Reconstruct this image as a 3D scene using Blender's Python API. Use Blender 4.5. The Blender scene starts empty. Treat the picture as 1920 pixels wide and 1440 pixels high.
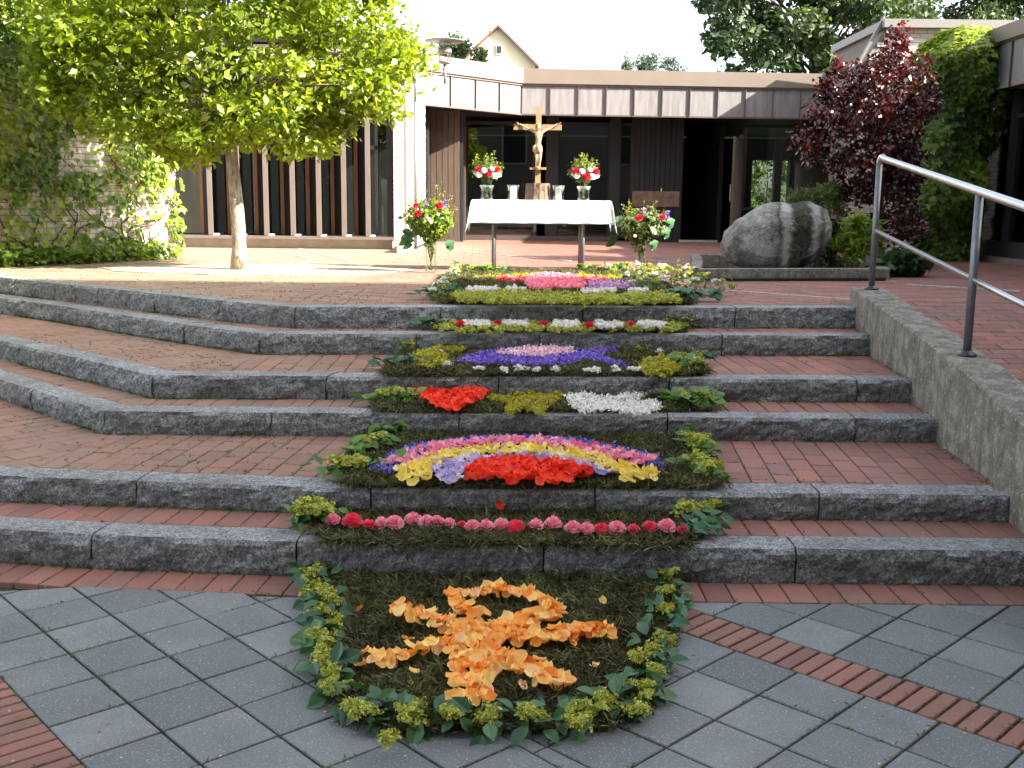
import bpy, bmesh, math, random
import numpy as np
from mathutils import Vector, Matrix, noise
random.seed(7); rng = np.random.default_rng(7)
R = math.radians
# ------------------------------------------------------------------ camera, sky, sun, exposure
F = 2000.0; H = 1.65; PITCH = math.atan(335 / F); ROLL = R(0.6)
_fw = np.array([0, math.cos(PITCH), -math.sin(PITCH)]); _up = np.array([0, math.sin(PITCH), math.cos(PITCH)]); _rt = np.array([1., 0, 0])
_r = _rt * math.cos(ROLL) + _up * math.sin(ROLL); _u = -_rt * math.sin(ROLL) + _up * math.cos(ROLL)
C = bpy.context.scene.collection
SC = bpy.context.scene
cam_d = bpy.data.cameras.new('camera'); cam = bpy.data.objects.new('camera', cam_d); C.objects.link(cam)
cam_d.sensor_width = 36; cam_d.lens = 36 * F / 1920; cam_d.clip_end = 600; cam_d.clip_start = .05
cam.matrix_world = Matrix(((_r[0], _u[0], -_fw[0], 0), (_r[1], _u[1], -_fw[1], 0), (_r[2], _u[2], -_fw[2], H), (0, 0, 0, 1)))
SC.camera = cam
SUN_EL = R(31); SUN_H = np.array([.93, -.37])          # horizontal direction TOWARDS the sun
SUN_H /= np.linalg.norm(SUN_H)
w = bpy.data.worlds.new("World"); SC.world = w; w.use_nodes = True
nt = w.node_tree; nt.nodes.clear()
sky = nt.nodes.new('ShaderNodeTexSky'); sky.sky_type = 'NISHITA'; sky.sun_disc = False
sky.sun_elevation = SUN_EL; sky.sun_rotation = math.atan2(SUN_H[0], SUN_H[1])
sky.air_density = 1.0; sky.dust_density = 2.5; sky.ozone_density = 1.0
bg = nt.nodes.new('ShaderNodeBackground'); bg.inputs['Strength'].default_value = .13
wo = nt.nodes.new('ShaderNodeOutputWorld')
hs = nt.nodes.new('ShaderNodeHueSaturation'); hs.inputs['Saturation'].default_value = .45; hs.inputs['Value'].default_value = 1.0
nt.links.new(sky.outputs[0], hs.inputs['Color']); nt.links.new(hs.outputs[0], bg.inputs[0]); nt.links.new(bg.outputs[0], wo.inputs[0])
sd = bpy.data.lights.new('sun', 'SUN'); sd.energy = 5; sd.angle = R(.53); sd.color = (1, .93, .8)
so = bpy.data.objects.new('sun', sd); C.objects.link(so)
_sd = Vector((SUN_H[0] * math.cos(SUN_EL), SUN_H[1] * math.cos(SUN_EL), math.sin(SUN_EL)))
so.rotation_euler = _sd.to_track_quat('Z', 'Y').to_euler(); so.location = (20, -10, 30)
SC.view_settings.view_transform = 'Standard'; SC.view_settings.look = 'None'; SC.view_settings.gamma = 1
SC.view_settings.exposure = 2.25; SC.view_settings.use_curve_mapping = False
SC.render.engine = 'CYCLES'
SC.cycles.max_bounces = 8; SC.cycles.diffuse_bounces = 4; SC.cycles.transparent_max_bounces = 12

# ------------------------------------------------------------------ measuring: pixel (of the 1920x1440 photograph) + a plane -> point
def ray(x, y): return _fw + _r * (x - 960) / F - _u * (y - 720) / F
def at(x, y, z=0.):
    d = ray(x, y); t = (z - H) / d[2]; return np.array([0, 0, H]) + t * d
def atY(x, y, Y):
    d = ray(x, y); t = Y / d[1]; return np.array([0, 0, H]) + t * d
def c6(x, y): return (600 + x / 2.4, 500 + y / 2.4)
def c7(x, y): return (500 + x / 2.2857, 1000 + y / 2.2857)
ZS = [0, .160, .291, .429, .575, .725, .886]; ZT = ZS[6]

# ------------------------------------------------------------------ materials
MATS = {}
def _mat(name):
    m = bpy.data.materials.new(name); m.use_nodes = True; n = m.node_tree; n.nodes.clear()
    out = n.nodes.new('ShaderNodeOutputMaterial'); b = n.nodes.new('ShaderNodeBsdfPrincipled')
    n.links.new(b.outputs[0], out.inputs[0]); MATS[name] = m
    return m, n, b, out
def ramp(n, fac, stops):
    r = n.nodes.new('ShaderNodeValToRGB'); e = r.color_ramp.elements
    e[0].position, e[0].color = stops[0][0], (*stops[0][1], 1)
    e[1].position, e[1].color = stops[-1][0], (*stops[-1][1], 1)
    for p, c in stops[1:-1]:
        k = e.new(p); k.color = (*c, 1)
    n.links.new(fac, r.inputs[0]); return r.outputs[0]
def tex(n, kind='Object'):
    t = n.nodes.new('ShaderNodeTexCoord'); return t.outputs[kind]
def geo_pos(n):
    return n.nodes.new('ShaderNodeNewGeometry').outputs['Position']
def noi(n, vec, scale, detail=4, rough=.6, mapping=None):
    if mapping:
        mp = n.nodes.new('ShaderNodeMapping'); mp.inputs['Scale'].default_value = mapping; n.links.new(vec, mp.inputs[0]); vec = mp.outputs[0]
    t = n.nodes.new('ShaderNodeTexNoise'); t.inputs['Scale'].default_value = scale; t.inputs['Detail'].default_value = detail
    t.inputs['Roughness'].default_value = rough; n.links.new(vec, t.inputs['Vector']); return t.outputs['Fac']
def vor(n, vec, scale, out='Distance'):
    t = n.nodes.new('ShaderNodeTexVoronoi'); t.inputs['Scale'].default_value = scale; n.links.new(vec, t.inputs['Vector']); return t.outputs[out]
def mix(n, fac, a, b, mode='MIX'):
    m = n.nodes.new('ShaderNodeMix'); m.data_type = 'RGBA'; m.blend_type = mode
    for s, v in ((m.inputs[0], fac), (m.inputs[6], a), (m.inputs[7], b)):
        if isinstance(v, (int, float)): s.default_value = v
        elif isinstance(v, tuple): s.default_value = (*v, 1)
        else: n.links.new(v, s)
    return m.outputs[2]
def mth(n, op, a, b=0., c=None):
    m = n.nodes.new('ShaderNodeMath'); m.operation = op
    for s, v in zip(m.inputs, (a, b, c)):
        if v is None: continue
        if isinstance(v, (int, float)): s.default_value = v
        else: n.links.new(v, s)
    return m.outputs[0]
def bump(n, b, h, strength=.3, dist=.01):
    k = n.nodes.new('ShaderNodeBump'); k.inputs['Strength'].default_value = strength; k.inputs['Distance'].default_value = dist
    n.links.new(h, k.inputs['Height']); n.links.new(k.outputs[0], b.inputs['Normal'])
def orand(n): return n.nodes.new('ShaderNodeObjectInfo').outputs['Random']
def attr(n, nm='tint'):
    a = n.nodes.new('ShaderNodeAttribute'); a.attribute_name = nm; return a.outputs['Fac']

def m_granite():
    m, n, b, o = _mat('granite'); p = geo_pos(n)
    sp = noi(n, p, 95, 4, .8); big = noi(n, p, 3.2, 5, .6); mid = noi(n, p, 30, 6, .75)
    c = ramp(n, sp, [(.36, (.08, .085, .088)), (.46, (.28, .292, .295)), (.54, (.48, .492, .5)), (.62, (.75, .77, .78))])
    c = mix(n, ramp(n, mid, [(.36, (1, 1, 1)), (.56, (0, 0, 0))]), c, mix(n, 1., c, (.4, .4, .4), 'MULTIPLY'))
    c = mix(n, ramp(n, big, [(.4, (0, 0, 0)), (.7, (.55, .55, .55))]), c, (.11, .105, .085))
    c = mix(n, mth(n, 'MULTIPLY', orand(n), .25), c, (.2, .18, .16))
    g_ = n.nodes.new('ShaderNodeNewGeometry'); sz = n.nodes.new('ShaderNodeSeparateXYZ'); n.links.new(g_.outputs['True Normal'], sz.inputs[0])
    c = mix(n, ramp(n, sz.outputs[2], [(.35, (.75, .75, .75)), (.8, (0, 0, 0))]), c, mix(n, ramp(n, noi(n, p, 22, 7, .8), [(.4, (1, 1, 1)), (.6, (0, 0, 0))]), mix(n, 1., c, (.8, .8, .78), 'MULTIPLY'), mix(n, 1., c, (.22, .22, .2), 'MULTIPLY')))   # split faces are coarser and coloured darker than the sawn tops
    n.links.new(c, b.inputs['Base Color']); b.inputs['Roughness'].default_value = .8
    h = mth(n, 'ADD', mth(n, 'MULTIPLY', noi(n, p, 40, 6, .7), 1.), mth(n, 'MULTIPLY', sp, .3)); bump(n, b, h, 1., .02); return m
def m_brickred(name='clay_paver', dark=1., edge=True):
    m, n, b, o = _mat(name); p = geo_pos(n)
    c = ramp(n, orand(n) if edge else attr(n), [(0, (.16 * dark, .06 * dark, .045 * dark)), (.3, (.22 * dark, .082 * dark, .057 * dark)), (.75, (.285 * dark, .11 * dark, .075 * dark)), (1, (.19 * dark, .09 * dark, .078 * dark))])
    c = mix(n, ramp(n, noi(n, p, 1.1, 5, .65), [(.4, (0, 0, 0)), (.72, (.8, .8, .8))]), c, (.105 * dark, .07 * dark, .056 * dark))
    c = mix(n, ramp(n, noi(n, p, 7, 4, .7), [(.5, (0, 0, 0)), (.8, (.4, .4, .4))]), c, (.1, .085, .06))
    c = mix(n, ramp(n, noi(n, p, 150, 2, .6), [(.4, (0, 0, 0)), (.7, (.3, .3, .3))]), c, (.4, .2, .15))
    c = mix(n, ramp(n, noi(n, p, 3.3, 6, .75), [(.55, (0, 0, 0)), (.72, (.45, .45, .45))]), c, (.06, .07, .03))
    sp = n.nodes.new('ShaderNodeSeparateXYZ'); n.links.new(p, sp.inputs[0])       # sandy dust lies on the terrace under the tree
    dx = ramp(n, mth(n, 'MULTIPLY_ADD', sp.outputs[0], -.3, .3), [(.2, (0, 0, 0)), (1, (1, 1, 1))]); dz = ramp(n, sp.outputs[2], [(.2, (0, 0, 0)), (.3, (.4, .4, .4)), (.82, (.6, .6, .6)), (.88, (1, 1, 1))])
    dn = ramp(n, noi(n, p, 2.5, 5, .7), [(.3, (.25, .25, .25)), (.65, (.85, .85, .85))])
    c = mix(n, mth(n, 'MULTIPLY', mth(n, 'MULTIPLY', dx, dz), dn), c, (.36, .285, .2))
    n.links.new(c, b.inputs['Base Color']); b.inputs['Roughness'].default_value = .75
    bump(n, b, noi(n, p, 90, 4, .6), .25, .004); return m
def m_slab():
    m, n, b, o = _mat('concrete_slab'); p = geo_pos(n)
    c = ramp(n, orand(n), [(0, (.118, .13, .13)), (.5, (.158, .17, .168)), (1, (.205, .212, .205))])
    c = mix(n, ramp(n, noi(n, p, 2.2, 5, .7), [(.35, (0, 0, 0)), (.75, (.75, .75, .75))]), c, (.085, .095, .09))
    c = mix(n, ramp(n, noi(n, p, 130, 3, .6), [(.58, (0, 0, 0)), (.68, (.8, .8, .8))]), c, (.4, .4, .39))
    c = mix(n, ramp(n, noi(n, p, 200, 2, .5, (1.1, .9, 1)), [(.3, (1, 1, 1)), (.4, (0, 0, 0))]), c, (.06, .06, .06))
    n.links.new(c, b.inputs['Base Color']); b.inputs['Roughness'].default_value = .7
    bump(n, b, noi(n, p, 220, 4, .65), .35, .004); return m
def m_simple(name, col, rough=.7, metal=0, var=.25, scale=12, bumps=.15, col2=None, stretch=None, spec=None):
    m, n, b, o = _mat(name); p = geo_pos(n)
    c2 = col2 or tuple(x * (1 - var * 2) for x in col)
    c = mix(n, ramp(n, noi(n, p, scale, 5, .65, stretch), [(.3, (0, 0, 0)), (.7, (1, 1, 1))]), col, c2)
    n.links.new(c, b.inputs['Base Color']); b.inputs['Roughness'].default_value = rough; b.inputs['Metallic'].default_value = metal
    if spec is not None: b.inputs['Specular IOR Level'].default_value = spec
    if bumps: bump(n, b, noi(n, p, scale * 6, 4, .6, stretch), bumps, .006)
    return m
def m_leaf(name, stops, rough=.45, trans=.35, tcol=None, use='attr', spec=.5, emitmul=1.):
    m, n, b, o = _mat(name)
    f = attr(n) if use == 'attr' else orand(n)
    c = ramp(n, f, stops); n.links.new(c, b.inputs['Base Color']); b.inputs['Roughness'].default_value = rough
    b.inputs['Specular IOR Level'].default_value = spec
    t = n.nodes.new('ShaderNodeBsdfTranslucent'); ms = n.nodes.new('ShaderNodeMixShader'); ms.inputs[0].default_value = trans
    tc = mix(n, 1., c, tcol or (1.6, 1.5, .6), 'MULTIPLY'); n.links.new(tc, t.inputs[0])
    n.links.new(b.outputs[0], ms.inputs[1]); n.links.new(t.outputs[0], ms.inputs[2]); n.links.new(ms.outputs[0], o.inputs[0]); return m
def m_glass(name, tint=(.8, .85, .85), dark=.0, rough=.0, refl=.9):
    m, n, b, o = _mat(name)
    t = n.nodes.new('ShaderNodeBsdfTransparent'); t.inputs[0].default_value = (*tint, 1)
    g = n.nodes.new('ShaderNodeBsdfGlossy'); g.inputs['Roughness'].default_value = rough
    fr = n.nodes.new('ShaderNodeFresnel'); fr.inputs[0].default_value = 1.45
    ms = n.nodes.new('ShaderNodeMixShader'); n.links.new(mth(n, 'MULTIPLY_ADD', fr.outputs[0], refl, dark), ms.inputs[0])
    n.links.new(t.outputs[0], ms.inputs[1]); n.links.new(g.outputs[0], ms.inputs[2]); n.links.new(ms.outputs[0], o.inputs[0]); return m
def m_concrete():
    m, n, b, o = _mat('wall_concrete'); p = geo_pos(n)
    c = ramp(n, noi(n, p, 9, 6, .7), [(.35, (.12, .1, .075)), (.52, (.22, .2, .165)), (.68, (.33, .31, .27))])
    st = noi(n, p, 5, 5, .7, (2.5, 2.5, .35))
    c = mix(n, ramp(n, st, [(.48, (0, 0, 0)), (.68, (.85, .85, .85))]), c, (.085, .08, .06))
    c = mix(n, ramp(n, noi(n, p, 42, 3, .7), [(.6, (0, 0, 0)), (.68, (.9, .9, .9))]), c, (.48, .45, .4))
    c = mix(n, ramp(n, noi(n, p, 60, 3, .6), [(.6, (0, 0, 0)), (.7, (.9, .9, .9))]), c, (.1, .1, .09))
    n.links.new(c, b.inputs['Base Color']); b.inputs['Roughness'].default_value = .9
    bump(n, b, mth(n, 'ADD', noi(n, p, 45, 5, .7), mth(n, 'MULTIPLY', vor(n, p, 75), .5)), .8, .012); return m
def m_boulder():
    m, n, b, o = _mat('boulder_stone'); p = tex(n)
    sx = n.nodes.new('ShaderNodeSeparateXYZ'); n.links.new(p, sx.inputs[0])
    c = ramp(n, noi(n, p, 5, 8, .7), [(.3, (.2, .19, .17)), (.48, (.42, .41, .38)), (.7, (.62, .61, .58))])
    c = mix(n, ramp(n, noi(n, p, 35, 6, .8), [(.48, (0, 0, 0)), (.6, (.7, .7, .7))]), c, (.13, .125, .11))
    wob = mth(n, 'MULTIPLY_ADD', noi(n, p, 6, 7, .8), .3, -.15)
    x = mth(n, 'ADD', sx.outputs[0], wob)
    def band(cen, half, soft):
        d = mth(n, 'ABSOLUTE', mth(n, 'SUBTRACT', x, cen)); return ramp(n, d, [(max(half - soft, 0.001), (1, 1, 1)), (half + soft, (0, 0, 0))])
    c = mix(n, mth(n, 'MULTIPLY', band(.05, .085, .03), .9), c, (.55, .55, .52))
    c = mix(n, mth(n, 'MULTIPLY', band(.38, .05, .03), .5), c, (.5, .5, .47))
    speck = ramp(n, noi(n, p, 28, 5, .8), [(.42, (0, 0, 0)), (.56, (1, 1, 1))])
    c = mix(n, band(.21, .13, .03), c, mix(n, speck, (.012, .011, .008), (.09, .085, .055)))
    c = mix(n, mth(n, 'MULTIPLY', band(-.06, .03, .03), .8), c, (.06, .05, .035))
    c = mix(n, mth(n, 'MULTIPLY', band(.47, .035, .02), .7), c, (.07, .05, .035))
    n.links.new(c, b.inputs['Base Color']); b.inputs['Roughness'].default_value = .75
    ck = ramp(n, mth(n, 'ABSOLUTE', mth(n, 'SUBTRACT', noi(n, p, 3.5, 6, .65), .5)), [(0, (0, 0, 0)), (.03, (1, 1, 1))])
    bump(n, b, mth(n, 'ADD', noi(n, p, 14, 12, .8), mth(n, 'MULTIPLY', ck, .35)), 1., .06); return m
def m_bark(name, c1, c2, sc=20):
    m, n, b, o = _mat(name); p = tex(n)
    f = noi(n, p, sc, 6, .7, (1, 1, .45)); c = ramp(n, f, [(.3, c1), (.65, c2)])
    n.links.new(c, b.inputs['Base Color']); b.inputs['Roughness'].default_value = .9; bump(n, b, f, .8, .02); return m

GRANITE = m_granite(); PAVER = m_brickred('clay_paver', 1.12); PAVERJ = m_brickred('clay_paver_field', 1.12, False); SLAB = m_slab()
CONC = m_concrete(); BOULDER = m_boulder()
SOIL = m_simple('joint_earth', (.035, .038, .02), .95, 0, .3, 15, .5, (.035, .065, .014))
WHITEBRICK = m_simple('white_wall_brick', (.62, .56, .5), .8, 0, .1, 4, .2, (.5, .45, .4))
MORTAR = m_simple('grey_mortar', (.22, .2, .18), .9, 0, .15, 20)
PLINTH = m_simple('plinth_concrete', (.5, .46, .4), .85, 0, .15, 5, .2)
COPPER = m_simple('weathered_copper_panel', (.26, .25, .255), .55, .2, .1, 2.2, .05, (.165, .15, .15), (6, 6, .7))
SEAM = m_simple('copper_seam', (.12, .085, .078), .55, .3, .1, 8, 0)
FASCIA = m_simple('tan_roof_fascia', (.17, .135, .11), .6, 0, .06, 2, .05)
DARKWOOD = m_simple('dark_timber_boards', (.017, .017, .019), .55, 0, .25, 5, .15, None, (5, 5, .4))
BROWNWOOD = m_simple('brown_timber', (.11, .075, .055), .6, 0, .2, 5, .15, None, (5, 5, .4))
GREYWOOD = m_simple('grey_timber_edge', (.17, .135, .12), .7, 0, .15, 8, .15, None, (5, 5, .4))
ORANGEWOOD = m_simple('orange_window_timber', (.28, .11, .035), .5, 0, .2, 8, .1, None, (5, 5, .4))
PALEWOOD = m_simple('pale_pine_wood', (.5, .32, .12), .5, 0, .2, 10, .1)
CROSSWOOD = m_simple('carved_pale_wood', (.42, .26, .14), .5, 0, .25, 14, .25, None, (4, 4, .5))
CARVED = m_simple('carved_limewood', (.5, .33, .18), .42, 0, .12, 20, .1)
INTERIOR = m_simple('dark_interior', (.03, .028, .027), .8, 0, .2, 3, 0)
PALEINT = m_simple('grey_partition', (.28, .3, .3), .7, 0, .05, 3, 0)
GLASS = m_glass('window_glass', (.55, .6, .58), .03); CLEAR = m_glass('clear_glass', (.97, .99, .98), .02, 0, .35)
STEEL = m_simple('brushed_steel', (.55, .56, .58), .28, 1, .1, 60, .05, (.45, .46, .48))
GALV = m_simple('galvanised_post', (.24, .25, .27), .5, .75, .15, 30, .1)
BLACKP = m_simple('black_flange', (.03, .03, .035), .4, 0, .1, 30, 0)
LINEN = m_simple('white_linen', (.8, .79, .83), .8, 0, .02, 60, .15, (.77, .76, .8))
WAX = m_simple('white_wax', (.82, .8, .76), .45, 0, .02, 10, 0)
RENDER_P = m_simple('peach_render', (.75, .62, .44), .85, 0, .05, 1, 0)  # peach made paler, distance haze put into the colour
TILE = m_simple('roof_tile', (.2, .11, .08), .8, 0, .2, 10, .2)
GRAVEL = m_simple('pale_gravel', (.48, .42, .33), .95, 0, .25, 60, .8, (.3, .25, .17))
LIGHTSTONE = m_simple('pale_stone_strip', (.45, .44, .42), .8, 0, .15, 20, .2)
LAMPMETAL = m_simple('grey_lamp_metal', (.22, .21, .2), .5, .3, .1, 20, 0)
STUMPBARK = m_bark('stump_bark', (.035, .022, .015), (.22, .15, .1), 30)
TRUNKBARK = m_bark('pale_trunk_bark', (.1, .075, .05), (.48, .41, .32), 24)
DARKBARK = m_bark('dark_bark', (.05, .035, .025), (.14, .1, .07), 14)
NOTICE = m_simple('pinkish_poster', (.3, .17, .13), .7, 0, .2, 9, 0, (.12, .07, .05))
SHADE_RENDER = m_simple('shade_building_render', (.22, .2, .17), .9, 0, .1, 1, .1)
WATER = m_simple('still_water', (.015, .018, .015), .05, 0, .1, 4, 0)
LF_TREE = m_leaf('tree_leaf', [(0, (.08, .13, .014)), (.5, (.19, .26, .028)), (1, (.32, .38, .05))], .4, .5, (1.9, 1.75, .5))
LF_IVY = m_leaf('ivy_leaf', [(0, (.05, .11, .016)), (.5, (.15, .24, .03)), (1, (.34, .4, .05))], .4, .4, (1.7, 1.6, .5))
LF_BG = m_leaf('far_leaf', [(0, (.022, .045, .022)), (.6, (.045, .08, .032)), (1, (.09, .13, .04))], .55, .3)
LF_RED = m_leaf('plum_leaf', [(0, (.02, .007, .008)), (.55, (.05, .012, .013)), (1, (.16, .022, .016))], .25, .2, (2.2, .8, .6), spec=.8)
LF_SHRUB = m_leaf('shrub_leaf', [(0, (.05, .085, .02)), (1, (.15, .2, .05))], .5, .3)
LF_DARK = m_leaf('dark_leaf', [(0, (.012, .03, .012)), (1, (.035, .08, .02))], .45, .25)
LF_GAR = m_leaf('garland_leaf', [(0, (.022, .075, .03)), (.5, (.045, .13, .05)), (1, (.075, .17, .055))], .42, .2, (1.3, 1.4, .6), 'obj')
LF_SPRIG = m_leaf('sprig_leaf', [(0, (.06, .15, .025)), (.6, (.11, .24, .035)), (1, (.17, .31, .05))], .45, .3, (1.3, 1.3, .5), 'obj')
MANTLE = m_leaf('yellow_green_floret', [(0, (.24, .29, .03)), (.5, (.42, .45, .06)), (1, (.58, .57, .12))], .6, .25, (1.2, 1.1, .5))
MANTLE_Y = m_leaf('yellow_floret', [(0, (.24, .24, .01)), (.5, (.40, .37, .015)), (1, (.55, .48, .03))], .6, .2, (1.1, 1, .5))
CLIP = m_leaf('grass_clipping', [(0, (.03, .027, .013)), (.3, (.075, .07, .03)), (.65, (.135, .135, .05)), (.9, (.19, .2, .07)), (1, (.4, .35, .2))], .8, .1, spec=.2)
WEED = m_leaf('weed_leaf', [(0, (.04, .08, .015)), (1, (.1, .17, .03))], .6, .2)
def petal(name, *cols, use='obj', trans=.25):
    k = len(cols) - 1
    return m_leaf(name, [(i / k, c) for i, c in enumerate(cols)], .5, trans, (1.1, 1., .9), use, spec=.3)
P_ORANGE = petal('orange_rose_petal', (.95, .22, .03), (.95, .38, .05), (.98, .55, .15), (.98, .72, .22), (.95, .60, .32))
P_RED = petal('scarlet_poppy_petal', (.72, .02, .008), (.9, .045, .012), (.95, .09, .03))
P_YEL = petal('yellow_rose_petal', (.85, .6, .07), (.9, .72, .14), (.9, .78, .3))
P_PINK = petal('pink_rose_petal', (.82, .16, .28), (.9, .32, .45), (.95, .55, .62))
P_LILAC = petal('lilac_petal', (.38, .3, .62), (.6, .52, .78), (.85, .8, .9))
P_BLUE = petal('blue_petal', (.1, .09, .55), (.18, .17, .7), (.32, .3, .8), use='attr')
P_PURPLE = petal('purple_petal', (.13, .06, .5), (.22, .12, .62), (.35, .25, .7), use='attr')
P_PALEPINK = petal('pale_pink_petal', (.7, .35, .5), (.9, .6, .62), (.95, .8, .75), use='attr')
P_WHITE = petal('white_petal', (.72, .7, .64), (.85, .84, .8), (.9, .9, .88), use='attr')
P_MAG = petal('magenta_petal', (.72, .06, .2), (.85, .16, .34), (.92, .4, .5), use='attr')
P_MAUVE = petal('mauve_petal', (.45, .2, .5), (.6, .35, .62), (.75, .5, .75), use='attr')
P_CRIM = petal('crimson_petal', (.42, .008, .025), (.6, .015, .05), (.75, .03, .08), use='attr')
P_ROSEPK = petal('rose_pink_petal', (.85, .22, .32), (.92, .36, .46), (.95, .5, .58), use='attr')
P_ROSERD = petal('rose_red_petal', (.75, .03, .08), (.85, .06, .12), (.9, .15, .2), use='attr')

# ------------------------------------------------------------------ mesh helpers
def mesh_np(name, V, Fc, mats, matidx=None, tint=None, smooth=False):
    me = bpy.data.meshes.new(name); V = np.asarray(V, 'f4'); Fc = np.asarray(Fc, 'i4'); k = Fc.shape[1]
    me.vertices.add(len(V)); me.vertices.foreach_set('co', V.ravel())
    me.loops.add(Fc.size); me.loops.foreach_set('vertex_index', Fc.ravel())
    me.polygons.add(len(Fc)); me.polygons.foreach_set('loop_start', np.arange(len(Fc), dtype='i4') * k)
    if matidx is not None: me.polygons.foreach_set('material_index', np.asarray(matidx, 'i4'))
    if smooth: me.polygons.foreach_set('use_smooth', np.ones(len(Fc), bool))
    me.update(calc_edges=True)
    if tint is not None:
        a = me.attributes.new('tint', 'FLOAT', 'FACE'); a.data.foreach_set('value', np.asarray(tint, 'f4'))
    for m in (mats if isinstance(mats, (list, tuple)) else [mats]): me.materials.append(m)
    return me
def link(name, me, parent=None, loc=(0, 0, 0), rot=(0, 0, 0)):
    o = bpy.data.objects.new(name, me); C.objects.link(o); o.location = loc; o.rotation_euler = rot
    if parent is not None: o.parent = parent
    return o
def tag(o, label=None, cat=None, group=None, kind=None):
    if label: o['label'] = label
    if cat: o['category'] = cat
    if group: o['group'] = group
    if kind: o['kind'] = kind
    return o
def empty(name, loc, label=None, cat=None, group=None, kind=None):
    o = bpy.data.objects.new(name, None); C.objects.link(o); o.location = loc; o.empty_display_size = .1
    return tag(o, label, cat, group, kind)
def wchild(name, me, root):            # a part whose mesh is in world coordinates
    o = link(name, me, root); o.location = -root.location; return o
class MB:
    def __init__(s): s.v = []; s.f = []; s.mi = []; s.t = []
    def add(s, v, f, mi=0, t=None):
        k = len(s.v); s.v += [tuple(map(float, p)) for p in v]
        t = random.random() if t is None else t
        for q in f: s.f.append(tuple(i + k for i in q)); s.mi.append(mi); s.t.append(t)
    def box(s, c, d, rz=0, mi=0, t=None):
        hx, hy, hz = d[0] / 2, d[1] / 2, d[2] / 2; co, si = math.cos(rz), math.sin(rz); v = []
        for z in (-hz, hz):
            for x, y in ((-hx, -hy), (hx, -hy), (hx, hy), (-hx, hy)):
                v.append((c[0] + x * co - y * si, c[1] + x * si + y * co, c[2] + z))
        s.add(v, [(3, 2, 1, 0), (4, 5, 6, 7), (0, 1, 5, 4), (1, 2, 6, 5), (2, 3, 7, 6), (3, 0, 4, 7)], mi, t)
    def prism(s, poly, z0, z1, ch=0., mi=0, t=None):
        n = len(poly); poly = [tuple(p[:2]) for p in poly]
        if ch > 0:
            ins = inset(poly, ch); v = [(x, y, z0) for x, y in poly] + [(x, y, z1 - ch) for x, y in poly] + [(x, y, z1) for x, y in ins]
            f = [tuple(range(2 * n, 3 * n))]
            for i in range(n):
                j = (i + 1) % n; f += [(i, j, n + j, n + i), (n + i, n + j, 2 * n + j, 2 * n + i)]
        else:
            v = [(x, y, z0) for x, y in poly] + [(x, y, z1) for x, y in poly]; f = [tuple(range(n, 2 * n)), tuple(range(n - 1, -1, -1))]
            for i in range(n): j = (i + 1) % n; f.append((i, j, n + j, n + i))
        s.add(v, f, mi, t)
    def tube(s, pts, rad, seg=8, mi=0, t=None, cap=True):
        pts = [Vector(p) for p in pts]; n = len(pts); rad = rad if hasattr(rad, '__len__') else [rad] * n
        v = []; ref = None
        for i, p in enumerate(pts):
            d = (pts[min(i + 1, n - 1)] - pts[max(i - 1, 0)]).normalized()
            if ref is None: ref = d.orthogonal().normalized()
            ref = (ref - d * ref.dot(d)).normalized(); b = d.cross(ref)
            for k in range(seg):
                a = 2 * math.pi * k / seg; v.append(p + (ref * math.cos(a) + b * math.sin(a)) * rad[i])
        f = []
        for i in range(n - 1):
            for k in range(seg):
                j = (k + 1) % seg; f.append((i * seg + k, i * seg + j, (i + 1) * seg + j, (i + 1) * seg + k))
        if cap: f += [tuple(range(seg - 1, -1, -1)), tuple(range((n - 1) * seg, n * seg))]
        s.add(v, f, mi, t)
    def lathe(s, c, prof, seg=20, mi=0, t=None, jit=0):
        v = []; n = len(prof)
        for r_, z in prof:
            for k in range(seg):
                a = 2 * math.pi * k / seg; rr = r_ * (1 + jit * noise.noise((math.cos(a) * 3, math.sin(a) * 3, z * 4 + c[0])))
                v.append((c[0] + rr * math.cos(a), c[1] + rr * math.sin(a), c[2] + z))
        f = []
        for i in range(n - 1):
            for k in range(seg):
                j = (k + 1) % seg; f.append((i * seg + k, i * seg + j, (i + 1) * seg + j, (i + 1) * seg + k))
        f.append(tuple(range((n - 1) * seg, n * seg))); f.append(tuple(range(seg - 1, -1, -1)))
        s.add(v, f, mi, t)
    def mesh(s, name, mats, smooth=False, tint=False):
        me = bpy.data.meshes.new(name); me.from_pydata(s.v, [], s.f)
        for m in (mats if isinstance(mats, (list, tuple)) else [mats]): me.materials.append(m)
        me.polygons.foreach_set('material_index', s.mi)
        if smooth: me.polygons.foreach_set('use_smooth', [True] * len(s.f))
        if tint:
            a = me.attributes.new('tint', 'FLOAT', 'FACE'); a.data.foreach_set('value', s.t)
        me.update(); return me
def inset(poly, d):
    n = len(poly); out = []
    ar = sum(poly[i][0] * poly[(i + 1) % n][1] - poly[(i + 1) % n][0] * poly[i][1] for i in range(n)); sg = 1 if ar > 0 else -1
    for i in range(n):
        a, b, c = Vector(poly[i - 1]), Vector(poly[i]), Vector(poly[(i + 1) % n])
        e1 = (b - a); e2 = (c - b)
        if e1.length < 1e-6 or e2.length < 1e-6: out.append(tuple(b)); continue
        e1.normalize(); e2.normalize(); n1 = Vector((-e1.y, e1.x)) * sg; n2 = Vector((-e2.y, e2.x)) * sg
        m = n1 + n2
        m = m / max(m.length_squared, .3) * 2 * 1.0 if m.length > 1e-6 else n1
        m = m * (1 / 1.0); k = d
        out.append(tuple(b + m * k if m.length < 4 else b + n1 * k))
    return out
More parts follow.
